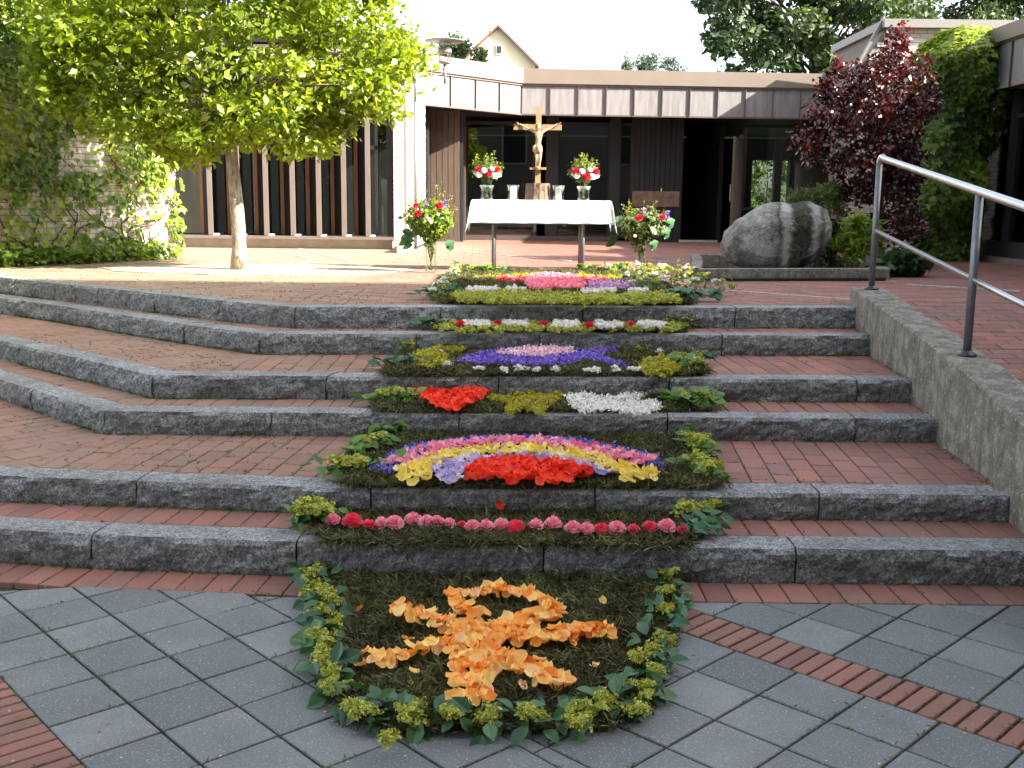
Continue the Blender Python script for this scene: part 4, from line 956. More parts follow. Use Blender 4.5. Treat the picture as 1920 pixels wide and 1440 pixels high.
# ================================================================== trees, ivy, shrubs
def crown_clumps(n, c, rad, flat=.5, inner=.35):
    out = []
    for _ in range(n):
        d = rng.normal(size=3); d /= np.linalg.norm(d); r_ = rng.uniform(inner, 1) ** .6; out.append(np.array(c) + d * r_ * np.array(rad))
    return out
def make_tree(root, base, fork, clumps, per, crad, leaf, lsize, lmat, bark, trunk_r, shape=LEAF4, droop=.5, tint=None, limb=.3, trunkpts=None):
    base = np.array(base, float); fork = np.array(fork, float)
    m = MB(); pts = trunkpts or [base + (fork - base) * t + np.array([.02 * math.sin(t * 5), .02 * math.cos(t * 4), 0]) for t in np.linspace(0, 1, 8)]
    m.tube([(p[0], p[1], p[2]) for p in pts], [trunk_r * (1.18 if i == 0 else 1 - .3 * i / len(pts)) for i in range(len(pts))], 14)
    for v_i, v in enumerate(m.v):
        k = 1 + .05 * noise.noise(Vector((v[0] * 9, v[1] * 9, v[2] * 5))); c = np.array([np.interp(v[2], [base[2], fork[2]], [base[0], fork[0]]), np.interp(v[2], [base[2], fork[2]], [base[1], fork[1]])])
        m.v[v_i] = (c[0] + (v[0] - c[0]) * k, c[1] + (v[1] - c[1]) * k, v[2])
    # leader and limbs
    cen = np.mean(clumps, axis=0); topz = max(c[2] for c in clumps)
    lead = [fork + (np.array([cen[0], cen[1], topz]) - fork) * t for t in np.linspace(0, .85, 5)]
    m.tube(lead, [trunk_r * .7 * (1 - .2 * i) for i in range(5)], 8)
    for c in clumps:
        if rng.random() > .75 * limb / .3: continue
        t = min(max((c[2] - fork[2]) / max(topz - fork[2], .1) - .25, 0), .8); s = fork + (lead[-1] - fork) * t / .85
        mid = s * .45 + c * .55 + np.array([0, 0, .12 * np.linalg.norm(c - s)]); m.tube([s, mid, c], [trunk_r * .2, trunk_r * .12, trunk_r * .05], 5)
    wchild('trunk', m.mesh('trunk', bark, True), root)
    P = []; N = []; T = []
    for c in clumps:
        k = int(per * rng.uniform(.6, 1.4)); q = rng.normal(size=(k, 3)); q /= np.linalg.norm(q, axis=1, keepdims=True); q *= rng.uniform(.2, 1, (k, 1)) ** .6
        p = c + q * np.array(crad) * rng.uniform(.5, 1.45); P.append(p); nn = q * .5 + rndn(k) * .55 + np.array([0, 0, droop]); N.append(nn)
        T.append(np.clip(rng.normal(.45 if tint is None else tint, .22, k) + rng.normal(0, .12), 0, 1))
    P = np.concatenate(P); N = np.concatenate(N); T = np.concatenate(T)
    wchild('crown', leafmesh('crown', leaf, P, N, rng.uniform(.5, 1.35, len(P)) * lsize, lmat, T), root)
    return len(P)
tb = at(447, 506, ZT); tree = empty('young_tree', tb, 'young tree with a slim pale trunk and bright green leaves, left of the altar', 'tree')
top_ = (tb[0] - .02, tb[1], ZT + 1.62)
cl = []
# crown outline measured as pixels at the trunk's distance; clumps fill it and its depth
outline = [(90, 150), (60, 60), (30, -30), (200, -110), (460, -130), (640, -110), (700, -50), (700, 10), (760, 90), (725, 190), (640, 215), (590, 280), (500, 230), (400, 262), (345, 300), (250, 230), (130, 185)]
while len(cl) < 205:
    x, y = rng.uniform(60, 760), rng.uniform(-240, 300)
    if not inside(x, y, outline): continue
    p = atY(x, y, tb[1]); rr = (1.05 if x < 380 else 1.3) * math.sqrt(max(0.05, 1 - ((p[0] - tb[0]) / 2.4) ** 2)); dy = rng.uniform(-1, 1) * rr
    if abs(p[2] - (ZT + 1.6)) < .35 and abs(dy) > .8: continue
    q = atY(x, y, tb[1] + dy); 
    if q[1] > 14.3 and q[0] < -4: continue
    cl.append(q)
for x, y in [(730, 100), (745, 130), (720, 60), (715, 170), (700, 190), (655, 205), (560, 250), (550, 278), (570, 268), (110, 165), (130, 180), (90, 130), (225, 245), (250, 240), (470, 250), (520, 245), (610, 205), (400, 262), (330, 250), (420, 235), (445, 225), (470, 238), (440, 200), (480, 205), (400, 215), (430, 245), (460, 215), (380, 230), (350, 210)]: cl.append(atY(x, y, tb[1] + rng.uniform(-.6, .1)))
for i in range(len(outline)):
    a_, b_ = outline[i], outline[(i + 1) % len(outline)]
    for t_ in (.2, .6):
        x, y = a_[0] + (b_[0] - a_[0]) * t_, a_[1] + (b_[1] - a_[1]) * t_
        if x > 560 or y > 150: cl.append(atY(x + (22 if x > 400 else -18) * rng.uniform(0, 1), y + rng.uniform(-15, 22), tb[1] + rng.uniform(-.3, .3)))
nt_ = make_tree(tree, tb, top_, cl, 120, (.36, .36, .19), LEAF4, .095, LF_TREE, TRUNKBARK, .085, droop=.55, limb=.12)

# far trees
def far_tree(label, name, loc, cl, per, crad, lsize, mat=LF_BG, bark=DARKBARK, tr=.3, tint=None, group=None, fork=.35, shape=LEAF4):
    t = empty(name, loc, label, 'tree', group); c = np.mean(cl, axis=0); zt = max(k[2] for k in cl)
    make_tree(t, loc, (loc[0], loc[1], loc[2] + (zt - loc[2]) * fork), cl, per, crad, shape, lsize, mat, bark, tr, tint=tint, limb=.1); return t
def px_clumps(n, outl, Y, depth):
    out = []; xs = [p[0] for p in outl]; ys = [p[1] for p in outl]
    while len(out) < n:
        x, y = rng.uniform(min(xs), max(xs)), rng.uniform(min(ys), max(ys))
        if inside(x, y, outl): out.append(atY(x, y, Y + rng.uniform(-depth, depth)))
    return out
Yb = 40
far_tree('largest broad leafed tree rising behind the hall roof', 'broadleaf_tree', (atY(1520, 300, Yb)[0], Yb, .5),
    px_clumps(190, [(1310, 30), (1325, -180), (1450, -350), (1620, -350), (1720, -200), (1740, 20), (1690, 160), (1600, 180), (1340, 150), (1325, 90)], Yb, 2.6), 190, (.75, .75, .5), .24, tint=.5, tr=.35)
far_tree('tree crown above the roof of the gabled brick building', 'broadleaf_tree', (atY(1850, 300, 46)[0], 46, .5),
    px_clumps(110, [(1690, 30), (1700, -150), (1900, -260), (2150, -150), (2150, 80), (1780, 80)], 46, 2.5), 190, (.8, .8, .5), .26, tint=.5, tr=.35)
t_ = far_tree('small dark conifer tops poking above the flat roof', 'conifer_tree', (atY(1215, 300, 52)[0], 52, .5),
    px_clumps(24, [(1180, 140), (1195, 115), (1225, 92), (1250, 112), (1280, 112), (1290, 140)], 52, .8), 110, (.42, .42, .35), .2, tint=.35, shape=NARROW, tr=.12)
far_tree('thin young conifer top left of the others above the roof', 'conifer_tree', (atY(1174, 300, 50)[0], 50, .5),
    px_clumps(8, [(1167, 140), (1170, 100), (1178, 105), (1182, 140)], 50, .3), 80, (.18, .18, .3), .14, tint=.35, shape=NARROW, tr=.06)
far_tree('hazy pale green tree behind the wall lamp', 'broadleaf_tree', (atY(862, 300, 44)[0], 44, .5),
    px_clumps(26, [(815, 120), (835, 85), (855, 66), (872, 80), (874, 125)], 44, .8), 90, (.35, .35, .3), .17, tint=.8, tr=.12)
far_tree('low round tree beside the peach gable', 'broadleaf_tree', (atY(895, 300, 42)[0], 42, .5),
    px_clumps(9, [(880, 125), (893, 95), (908, 95), (905, 125)], 42, .4), 70, (.25, .25, .2), .15, tint=.85, tr=.08)
# greenery seen through the hall
for i, (px, lab) in enumerate(((1395, 'leafy bush seen through the hall window, left'), (1440, 'leafy bush seen through the hall window, middle'), (1490, 'leafy bush seen through the hall window, right'))):
    x = atY(px, 350, 34 + i)[0]; b = empty('garden_bush', (x, 34 + i, ZT), lab, 'bush', 'bushes in the garden behind the hall')
    make_tree(b, (x, 34 + i, ZT), (x, 34 + i, ZT + .5), crown_clumps(30, (x, 34 + i, ZT + 1.5), (.9, .8, 1.6)), 90, (.3, .3, .25), LEAF4, .12, LF_SHRUB, DARKBARK, .05, tint=.7)

# red plum tree and planting at the right
PY = 14.6
pb = np.array([atY(1650, 470, PY)[0], PY, ZT]); plum = empty('purple_leaved_tree', pb, 'dark red leaved plum tree growing beside the boulder and the right hall', 'tree')
cl = px_clumps(72, [(1500, 262), (1550, 150), (1600, 118), (1640, 110), (1680, 50), (1700, 100), (1745, 130), (1750, 190), (1700, 300), (1640, 330), (1590, 330), (1520, 300)], PY, .75)
cl += [atY(x, y, PY + rng.uniform(-.5, .3)) for x in range(1575, 1710, 26) for y in range(135, 330, 34)]
cl += px_clumps(38, [(1560, 320), (1700, 300), (1730, 400), (1700, 480), (1610, 470), (1570, 400)], PY + .3, .6) + px_clumps(14, [(1600, 330), (1720, 260), (1720, 400), (1640, 420)], PY + .5, .3)
for x, y in [(1688, 62), (1690, 85), (1668, 95), (1570, 120), (1560, 150), (1505, 258), (1740, 150), (1548, 165)]: cl.append(atY(x, y, PY))
make_tree(plum, pb, pb + np.array([0, 0, .5]), cl, 88, (.19, .19, .15), LEAF4, .075, LF_RED, DARKBARK, .05, droop=.3, limb=.1)
def bush(label, name, px, py, Y, rad, n, per, ls, mat, shape=LEAF4, tint=.5, cat='shrub', clr=(.12, .12, .1)):
    x = atY(px, 400, Y)[0]; zc = atY(px, py, Y)[2]; b = empty(name, (x, Y, ZT), label, cat)
    make_tree(b, (x, Y, ZT), (x, Y, ZT + .15), crown_clumps(n, (x, Y, zc), rad, inner=.1), per, clr, shape, ls, mat, DARKBARK, .02, tint=tint, droop=.35); return b
bush('olive green willow leaved shrub behind the boulder', 'shrub', 1530, 392, 14.5, (.42, .35, .52), 34, 70, .085, LF_SHRUB, NARROW, .4)
bush('feathery bamboo like plant right of the boulder', 'bamboo_plant', 1610, 452, 13.2, (.27, .22, .3), 22, 60, .13, LF_IVY, NARROW, .5, 'plant')
bush('dark low shrub between the bamboo like plant and the plum tree', 'shrub', 1560, 470, 14.6, (.5, .4, .35), 24, 60, .08, LF_DARK)
bush('low broad leaved ground plant behind the handrail post', 'ground_plant', 1690, 495, 12.4, (.3, .25, .13), 18, 30, .11, LF_DARK, IVYL, .8, 'plant')

# ivy on the tall left wall (world coordinates: s along the wall, z up)
def ivy(root, A, d, o, s0, s1, z0, z1, dens, size, mat, mask, name='ivy', bulge=.05):
    n = int((s1 - s0) * (z1 - z0) * dens); s = rng.uniform(s0, s1, n); z = rng.uniform(z0, z1, n)
    keep = np.array([rng.random() < mask(a, b) for a, b in zip(s, z)]); s, z = s[keep], z[keep]; n = len(s)
    bl_ = np.array([noise.noise(Vector((a * 1.3, b * 1.3, 4.))) for a, b in zip(s, z)])
    off = .03 + (bl_ * .5 + .5) * bulge * 3 * rng.uniform(.2, 1, n)
    P = np.stack([A[0] + d[0] * s + o[0] * off, A[1] + d[1] * s + o[1] * off, z], 1)
    N = np.array([[o[0], o[1], .45]]) + rndn(n) * .38 + np.array([[0, 0, 1.]]) * bl_[:, None] * .6
    T = np.clip(rng.normal(.58, .24, n) + bl_ * .5, 0, 1)
    # leaves hang: their tips point down
    spin = rng.normal(math.pi, .6, n)
    V, Fc = scatter(IVYL[0], np.array(IVYL[1]), P, N, spin, rng.uniform(.6, 1.25, n) * size)
    return wchild(name, mesh_np(name, V, Fc, mat, tint=np.repeat(T, 8)), root)
ivr = empty('ivy', (-5.0, 14, ZT), 'thick green ivy climbing over the tall white brick wall at the left', 'ivy')
def px_of(P):
    d = np.array(P) - np.array([0, 0, H]); k = d @ _fw; return 960 + F * (d @ _r) / k, 720 - F * (d @ _u) / k
e_ = (IB - IA) / Lw
def ivmask(s, z):
    P = (IA[0] + e_[0] * s, IA[1] + e_[1] * s, z); x, y = px_of(P); n_ = noise.noise(Vector((s * 1.6, z * 1.9, 1.))) * .5 + noise.noise(Vector((s * 5, z * 5, 2.))) * .35
    d = 1.0
    if y > 255 and x > 105 and x < 190 and y < 320: d = .12                   # bare patch
    if y > 335: d = np.interp(y, [335, 385, 480], [.8, .42, .3]) + n_ * .9
    if x > 250 and y > 330: d -= np.interp(y, [330, 400], [.1, .45])
    if x > 315 and y > 300: d = .55 + n_
    if y > 452 and x < 125: d = .95
    if 255 < y < 340: d = min(d, .85 + n_ * .8)
    return d
ivy(ivr, IA, e_, io, 2.0, Lw + .06, ZT + .03, 6.2, 620, .085, LF_IVY, ivmask, 'ivy_leaves')
# bare climbing stems
st = MB()
for k in range(16):
    s = rng.uniform(4.0, 6.8); z = ZT + .05; pts = []
    for j in range(12):
        pts.append((IA[0] + e_[0] * s + io[0] * .035, IA[1] + e_[1] * s + io[1] * .035, z)); s += rng.normal(-.02 if k % 2 else .05, .16); z += rng.uniform(.03, .22)
        s = min(s, Lw)
    st.tube(pts, [.014 * (1 - .06 * j) for j in range(12)], 5)
wchild('ivy_stems', st.mesh('ivy_stems', DARKBARK), ivr)['kind'] = 'stuff'
n = 900; s = rng.uniform(4.0, 6.6, n); oo = rng.uniform(0, .45, n); zz_ = ZT + rng.uniform(0, .3, n) * (1 - oo); P = np.stack([IA[0] + e_[0] * s + io[0] * oo, IA[1] + e_[1] * s + io[1] * oo, zz_], 1)
wchild('ground_ivy', leafmesh('ground_ivy', IVYL, P, rndn(n) * .4 + np.array([.3, -.2, .8]), rng.uniform(.05, .1, n), LF_IVY, rng.uniform(0, .8, n)), ivr)
# ivy column at the right hall corner
ivc = empty('ivy_column', (6.4, 16.4, ZT), 'column of ivy smothering the corner of the right hall, sunlit on top', 'ivy')
CX, CY_ = atY(1772, 300, 16.6)[0], 16.6
n = 9500; th = rng.uniform(0, 2 * math.pi, n); z = rng.uniform(ZT, atY(1770, 52, 16.6)[2], n); tz = (z - ZT) / (z.max() - ZT)
rr = np.interp(tz, [0, .05, .3, .6, .75, .9, 1], [.34, .42, .5, .5, .62, .62, .25]); xo = np.interp(tz, [0, .3, .7, .9, 1], [.05, 0, .05, .18, .2])
nz_ = np.array([noise.noise(Vector((math.cos(a) * 1.5, math.sin(a) * 1.5, b * 1.4))) for a, b in zip(th, z)])
rr = rr * (1 + .6 * nz_) * rng.uniform(.82, 1.05, n)
P = np.stack([CX + xo + rr * np.cos(th) * 1.15, CY_ + rr * np.sin(th), z], 1)
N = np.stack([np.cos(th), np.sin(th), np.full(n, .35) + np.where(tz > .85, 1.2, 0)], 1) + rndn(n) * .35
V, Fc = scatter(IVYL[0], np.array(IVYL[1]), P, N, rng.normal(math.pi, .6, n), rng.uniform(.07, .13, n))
wchild('ivy_leaves', mesh_np('ivy_leaves', V, Fc, LF_IVY, tint=np.repeat(np.clip(rng.normal(.2, .15, n) + nz_ * .4 + np.where(tz > .86, .4, 0), 0, 1), 8)), ivc)  # top leaves tinted lighter, the sunlight there put into the colour
m = MB(); m.box((CX + .1, CY_, ZT + 1.5), (.45, .45, 3.0)); wchild('core_post', m.mesh('core_post', MORTAR), ivc)

# ================================================================== altar table
TZ = 1.712; fl, fr_ = at(925, 508, ZT), at(1090, 508, ZT); TYf = 12.62; X0, X1 = atY(884, 376, 12.5)[0], atY(1147, 376, 12.5)[0]
table = empty('altar_table', ((X0 + X1) / 2, 12.9, ZT), 'narrow table with thin round metal legs under the white cloth', 'table')
m = MB(); m.box(((X0 + X1) / 2, 12.85, TZ - .025), (X1 - X0 - .02, .66, .03)); sub('table_top', m, PALEWOOD, table)
for x in (fl[0], fr_[0]):
    for y in (TYf, 13.1): m = MB(); m.tube([(x, y, ZT), (x, y, TZ - .04)], .024, 10); sub('leg', m, GALV, table, True)
# cloth: flat top, folds over the edges, corners hang lower
nx_, ny_ = 90, 60; ov = .27; V = []; cx = (X0 + X1) / 2; hx = (X1 - X0) / 2; hy = .335
for j in range(ny_ + 1):
    for i in range(nx_ + 1):
        u = (i / nx_ * 2 - 1) * (hx + ov); v = (j / ny_ * 2 - 1) * (hy + ov); du, dv_ = max(abs(u) - hx, 0), max(abs(v) - hy, 0); su, sv = np.sign(u), np.sign(v)
        fold = .006 * math.sin(u * 21 + 1.3) * dv_ / ov + .01 * math.sin(v * 17) * du / ov
        x = min(abs(u), hx) * su + su * (du * .16 + fold * (du > 0)); y = min(abs(v), hy) * sv + sv * (dv_ * .06 + fold)
        dz = math.hypot(du, dv_) if du > 0 and dv_ > 0 else max(du, dv_)
        if du > 0 and dv_ > 0: x += su * dv_ * .10; y += sv * du * .10
        z = TZ - dz + .0015 * noise.noise(Vector((u * 9, v * 9, 0)))
        V.append((cx + x, 12.85 + y, z))
W = nx_ + 1; Fc = [(j * W + i, j * W + i + 1, (j + 1) * W + i + 1, (j + 1) * W + i) for j in range(ny_) for i in range(nx_)]
me = mesh_np('tablecloth', V, Fc, LINEN, smooth=True); cl_o = link('tablecloth', me); tag(cl_o, 'white linen cloth with hanging corners draped over the altar table', 'tablecloth')
md = cl_o.modifiers.new('thick', 'SOLIDIFY'); md.thickness = .003
# stump
sx = atY(1008, 375, 12.7)[0]; sy = 12.72
m = MB(); seg = 40; prof = [(.150, 0), (.146, .05), (.143, .1), (.141, .15), (.138, .195)]; V = []
for r_, z in prof:
    for k in range(seg):
        a = 2 * math.pi * k / seg; rr = r_ * (1 + .045 * noise.noise(Vector((a * 5.5, z * 6, 0))) + .03 * math.sin(a * 13 + z * 9) + .03 * noise.noise(Vector((a * 14, z * 16, 3)))); V.append((sx + rr * math.cos(a), sy + rr * math.sin(a), TZ + z))
Fc = [(i * seg + k, i * seg + (k + 1) % seg, (i + 1) * seg + (k + 1) % seg, (i + 1) * seg + k) for i in range(4) for k in range(seg)]
m.add(V, Fc, 0); m.add(V[-seg:], [tuple(range(seg))], 1)
tag(link('wood_stump', m.mesh('wood_stump', [STUMPBARK, PALEWOOD])), 'rough barked log stump on the altar table carrying the cross', 'stump')
# crucifix
cb = TZ + .195; ctop = atY(1008, 201, sy)[2]; carm = atY(1008, 238, sy)[2]; cw0, cw1 = atY(963, 238, sy)[0], atY(1053, 238, sy)[0]
cr = empty('crucifix', (sx, sy, cb), 'carved wooden crucifix standing on the log stump', 'crucifix')
def plank(name, cx, cz, wx2, hz, th=.03, y=sy):
    m = MB(); n = 10; V = []; 
    for k in range(n + 1):
        t = k / n
        for (a, b) in ((-1, -1), (1, -1), (1, 1), (-1, 1)):
            if hz > wx2: V.append((cx + a * wx2 * (1 + .08 * noise.noise(Vector((t * 9, a, 1)))), y + b * th * .5, cz - hz + 2 * hz * t))
            else: V.append((cx - wx2 + 2 * wx2 * t, y + b * th * .5, cz + a * hz * (1 + .1 * noise.noise(Vector((t * 9, a, 2))))))
    f = [(0, 1, 2, 3), (n * 4 + 3, n * 4 + 2, n * 4 + 1, n * 4)]
    for k in range(n):
        for q in range(4): f.append((k * 4 + q, k * 4 + (q + 1) % 4, k * 4 + 4 + (q + 1) % 4, k * 4 + 4 + q))
    m.add(V, f); return sub(name, m, CROSSWOOD, cr)
plank('upright_beam', sx, (cb + ctop) / 2, .031, (ctop - cb) / 2)
plank('cross_beam', (cw0 + cw1) / 2, carm - .004, (cw1 - cw0) / 2, .032, .028, sy - .012)
zf = atY(1008, 316, sy)[2]; plank('foot_rest', sx, zf, .095, .013, .06, sy - .03)
# carved figure: one skinned surface
def skin_fig(name, J, E, Rd, mat, root, sub_=2, rootv=0):
    me = bpy.data.meshes.new(name); me.from_pydata([tuple(j) for j in J], E, []); o = link(name, me, root); me.materials.append(mat)
    o.modifiers.new('skin', 'SKIN'); sk = me.skin_vertices[0] if me.skin_vertices else None
    if sk is None:
        bm = bmesh.new(); bm.from_mesh(me); bm.verts.layers.skin.verify(); bm.to_mesh(me); bm.free(); sk = me.skin_vertices[0]
    for i, r_ in enumerate(Rd):
        sk.data[i].radius = (r_, r_) if not hasattr(r_, '__len__') else r_
        sk.data[i].use_root = (i == rootv)
    s_ = o.modifiers.new('sub', 'SUBSURF'); s_.levels = sub_; s_.render_levels = sub_
    return o
k = .55; fy = sy - .055; zA_ = carm + .005       # figure about 0.55 m tall
def Z_(v): return zA_ + v
J = [(sx - .003, fy, Z_(-.24)),      # 0 pelvis
     (sx, fy - .012, Z_(-.18)), (sx + .003, fy - .02, Z_(-.11)), (sx, fy - .015, Z_(-.055)),      # belly, chest, neck base
     (sx - .006, fy - .03, Z_(-.03)), (sx - .01, fy - .042, Z_(.0)),                         # neck, head
     (sx - .048, fy - .008, Z_(-.062)), (sx - .125, fy + .0, Z_(-.028)), (sx - .2, fy + .022, Z_(.012)), (sx - .225, fy + .027, Z_(.024)),
     (sx + .048, fy - .008, Z_(-.062)), (sx + .125, fy + .0, Z_(-.024)), (sx + .2, fy + .022, Z_(.018)), (sx + .225, fy + .027, Z_(.03)),
     (sx - .028, fy, Z_(-.27)), (sx - .022, fy - .035, Z_(-.365)), (sx - .008, fy - .012, Z_(-.455)), (sx - .004, fy - .035, Z_(-.488)),
     (sx + .024, fy, Z_(-.27)), (sx + .02, fy - .04, Z_(-.365)), (sx + .008, fy - .016, Z_(-.455)), (sx + .006, fy - .042, Z_(-.488)),
     (sx - .011, fy - .047, Z_(.018))]
Ed = [(0, 1), (1, 2), (2, 3), (3, 4), (4, 5), (5, 22), (2, 6), (6, 7), (7, 8), (8, 9), (2, 10), (10, 11), (11, 12), (12, 13), (0, 14), (14, 15), (15, 16), (16, 17), (0, 18), (18, 19), (19, 20), (20, 21)]
Rd = [(.036, .026), (.031, .024), (.043, .03), (.02, .018), (.012, .012), (.022, .025), .017, .0125, .009, .011, .017, .0125, .009, .011, .024, .018, .012, .011, .024, .018, .012, .011, (.017, .02)]
fig = skin_fig('carved_figure', [Vector(j) - cr.location for j in J], Ed, Rd, CARVED, cr)
m = MB()
for sgn in (-1, 1):       # fingers curling at the nails
    for q in range(5): x = sx + sgn * .23; m.tube([(x, fy + .024, Z_(.025)), (x + sgn * (.008 + .004 * q), fy + .01, Z_(.028 + .006 * (q - 1))), (x + sgn * (.01 + .002 * q), fy - .004, Z_(.03 + .005 * (q - 1)))], [.0035, .003, .002], 5)
link('fingers', m.mesh('fingers', CARVED, True), fig, -Vector(cr.location))
m = MB(); m.lathe((sx - .002, fy - .004, Z_(-.3)), [(.045, 0), (.05, .02), (.046, .05), (.04, .075), (.036, .085)], 18, jit=.35); lc = sub('loincloth', m, CARVED, cr, True)
m = MB(); m.tube([(sx - .035, fy - .03, Z_(-.22)), (sx - .055, fy - .035, Z_(-.24)), (sx - .06, fy - .03, Z_(-.29))], [.012, .014, .006], 8); m.tube([(sx - .03, fy - .035, Z_(-.235)), (sx + .01, fy - .045, Z_(-.255)), (sx + .04, fy - .03, Z_(-.232))], .009, 8); sub('cloth_knot', m, CARVED, cr, True)
m = MB(); m.lathe((sx - .01, fy - .03, Z_(.004)), [(.022, 0), (.028, .008), (.029, .018), (.022, .024)], 14, jit=.3)
for s_ in (-1, 1): m.tube([(sx - .01 + s_ * .02, fy - .03, Z_(.01)), (sx - .01 + s_ * .024, fy - .035, Z_(-.02)), (sx - .01 + s_ * .02, fy - .035, Z_(-.045))], [.008, .009, .004], 6)
m.tube([(sx - .01, fy - .062, Z_(-.012)), (sx - .01, fy - .058, Z_(-.03))], [.009, .004], 6); sub('hair_and_crown', m, CARVED, cr, True)
m = MB(); m.box((sx - .011, fy - .07, Z_(.0)), (.005, .008, .012)); m.box((sx - .019, fy - .066, Z_(.006)), (.006, .003, .003)); m.box((sx - .003, fy - .066, Z_(.006)), (.006, .003, .003)); m.box((sx - .011, fy - .066, Z_(-.01)), (.01, .003, .002)); sub('face', m, CARVED, cr)

# ------------------------------------------------------------------ flowers: shared small shapes
def petal_mesh(mat, seed, curl=.35, wide=.8):
    rs = random.Random(seed); V = []; n = 4
    for j in range(n + 1):
        v = j / n; wdt = wide * math.sin(min(v * .82 + .18, 1) * math.pi * .93) ** .6 * .5
        for i in range(n + 1):
            u = i / n * 2 - 1; z = curl * (u * u) * .32 + curl * (v - .45) ** 2 * .9 - (.12 * max(0, v - .8) * 5 * rs.uniform(.3, 1)) * .6
            z += .05 * math.sin(u * 4 + rs.random() * 6) * v; V.append((u * wdt, v - .5, z))
    W = n + 1; Fc = [(j * W + i, j * W + i + 1, (j + 1) * W + i + 1, (j + 1) * W + i) for j in range(n) for i in range(n)]
    me = bpy.data.meshes.new('petal'); me.from_pydata(V, [], Fc); me.materials.append(mat); me.polygons.foreach_set('use_smooth', [True] * len(Fc)); return me
def blossom_mesh(name, mat, seed, layers=((.5, 9, .12), (.42, 8, .3), (.3, 7, .45), (.18, 5, .6)), size=1.):
    rs = random.Random(seed); V = []; Fc = []; T = []
    for L, (rad, cnt, lift) in enumerate(layers):
        for k in range(cnt):
            a = 2 * math.pi * (k + rs.random() * .5) / cnt + L; ca, sa = math.cos(a), math.sin(a); w_ = rad * 1.1 * math.sin(math.pi / cnt) * 2; b = len(V)
            for (s, u, h) in ((0.02, 0, lift * .3), (.55, -.5, lift * .7), (.6, .5, lift * .7), (1, -.45, lift + rs.uniform(-.06, .08)), (1.08, 0.02, lift - .02 + rs.uniform(-.06, .1)), (1, .45, lift + rs.uniform(-.06, .08))):
                x, y = rad * s, w_ * u; V.append(((x * ca - y * sa) * size, (x * sa + y * ca) * size, h * .8 * size))
            Fc += [(b, b + 2, b + 1), (b + 1, b + 2, b + 4), (b + 1, b + 4, b + 3), (b + 2, b + 5, b + 4)]; T += [rs.random()] * 4
    me = mesh_np(name, V, Fc, mat, tint=T); return me
def leafblade(mat, seed, serr=False):
    rs = random.Random(seed); V = []; n = 5; prof = [.12, .62, .88, .8, .5, .03]; bend = rs.uniform(-.25, .05)
    for j in range(n + 1):
        v = j / n; w_ = prof[j] * .36; z = bend * (v - .3) ** 2 * 1.6
        V += [(-w_, v, z + w_ * .38), (0, v, z), (w_, v, z + w_ * .38)]
    Fc = []
    for j in range(n):
        a = j * 3; Fc += [(a, a + 1, a + 4, a + 3), (a + 1, a + 2, a + 5, a + 4)]
    me = bpy.data.meshes.new('leaf'); me.from_pydata(V, [], Fc); me.materials.append(mat); return me
def floret_cluster(name, mat, seed, n=110, rx=.5, rz=.35, fs=.11):
    rs = np.random.default_rng(seed); P = rs.normal(size=(n, 3)); P /= np.linalg.norm(P, axis=1, keepdims=True); P *= rs.uniform(.35, 1, (n, 1)) * np.array([rx, rx, rz]); P[:, 2] = np.abs(P[:, 2]) + .02
    gl = rs.normal(size=(7, 3)) * np.array([rx, rx, rz]) * .45; P = P * .62 + gl[rs.integers(0, 7, n)] * .75; P[:, 2] = np.abs(P[:, 2])
    star = ([(0, 0, 0), (1, .2, .3), (.2, 1, .2), (-.9, .4, .3), (-.5, -.8, .2), (.5, -.8, .3)], [(0, 1, 2), (0, 3, 4), (0, 5, 1)])
    V, Fc = scatter(star[0], np.array(star[1]), P, P * 1.2 + rs.normal(size=(n, 3)) * .5 + np.array([0, 0, .5]), rs.uniform(0, 6, n), rs.uniform(.6, 1.2, n) * fs)
    return mesh_np(name, V, Fc, mat, tint=np.repeat(rs.random(n), 3))
def mat_rot(nx, ny, nz, spin):
    q = Vector((nx, ny, nz)).to_track_quat('Z', 'Y'); return (q.to_matrix() @ Matrix.Rotation(spin, 3, 'Z')).to_euler()
def put(name, me, root, p, s, rot):
    o = bpy.data.objects.new(name, me); C.objects.link(o); o.scale = (s, s, s) if not hasattr(s, '__len__') else s; o.rotation_euler = rot
    if root is not None: o.parent = root; o.location = Vector(p) - root.location
    else: o.location = p
    return o
LEAFM = {m_.name: [leafblade(m_, i) for i in range(5)] for m_ in (LF_GAR, LF_SPRIG)}
CLUST = [floret_cluster('flower_head', MANTLE, i) for i in range(5)]

# ------------------------------------------------------------------ vases, bouquets, candles
def vase(x, y, z, h, r_, label, name='glass_vase', group=None):
    m = MB(); seg = 20; out = [(r_ * .8, 0), (r_ * .82, h * .12), (r_ * .72, h * .4), (r_ * .78, h * .7), (r_, h)]; inn = [(a - .004, b) for a, b in out[::-1]]; inn[-1] = (out[0][0] - .004, .008); prof = out + inn; V = []
    for a_, b_ in prof:
        for k in range(seg): a = 2 * math.pi * k / seg; V.append((a_ * math.cos(a), a_ * math.sin(a), b_))
    f = [(i * seg + k, i * seg + (k + 1) % seg, (i + 1) * seg + (k + 1) % seg, (i + 1) * seg + k) for i in range(len(prof) - 1) for k in range(seg)]
    f += [tuple(range(seg - 1, -1, -1)), tuple(range((len(prof) - 1) * seg, len(prof) * seg))]
    m.add(V, f); return tag(link(name, m.mesh(name, CLEAR, True), None, (x, y, z)), label, 'vase', group)
ROSE_C = [blossom_mesh('rose', P_CRIM, i) for i in range(3)]; ROSE_W = [blossom_mesh('white_bloom', P_WHITE, i + 5) for i in range(3)]; ROSE_M = [blossom_mesh('rose', P_MAG, i + 9) for i in range(2)]
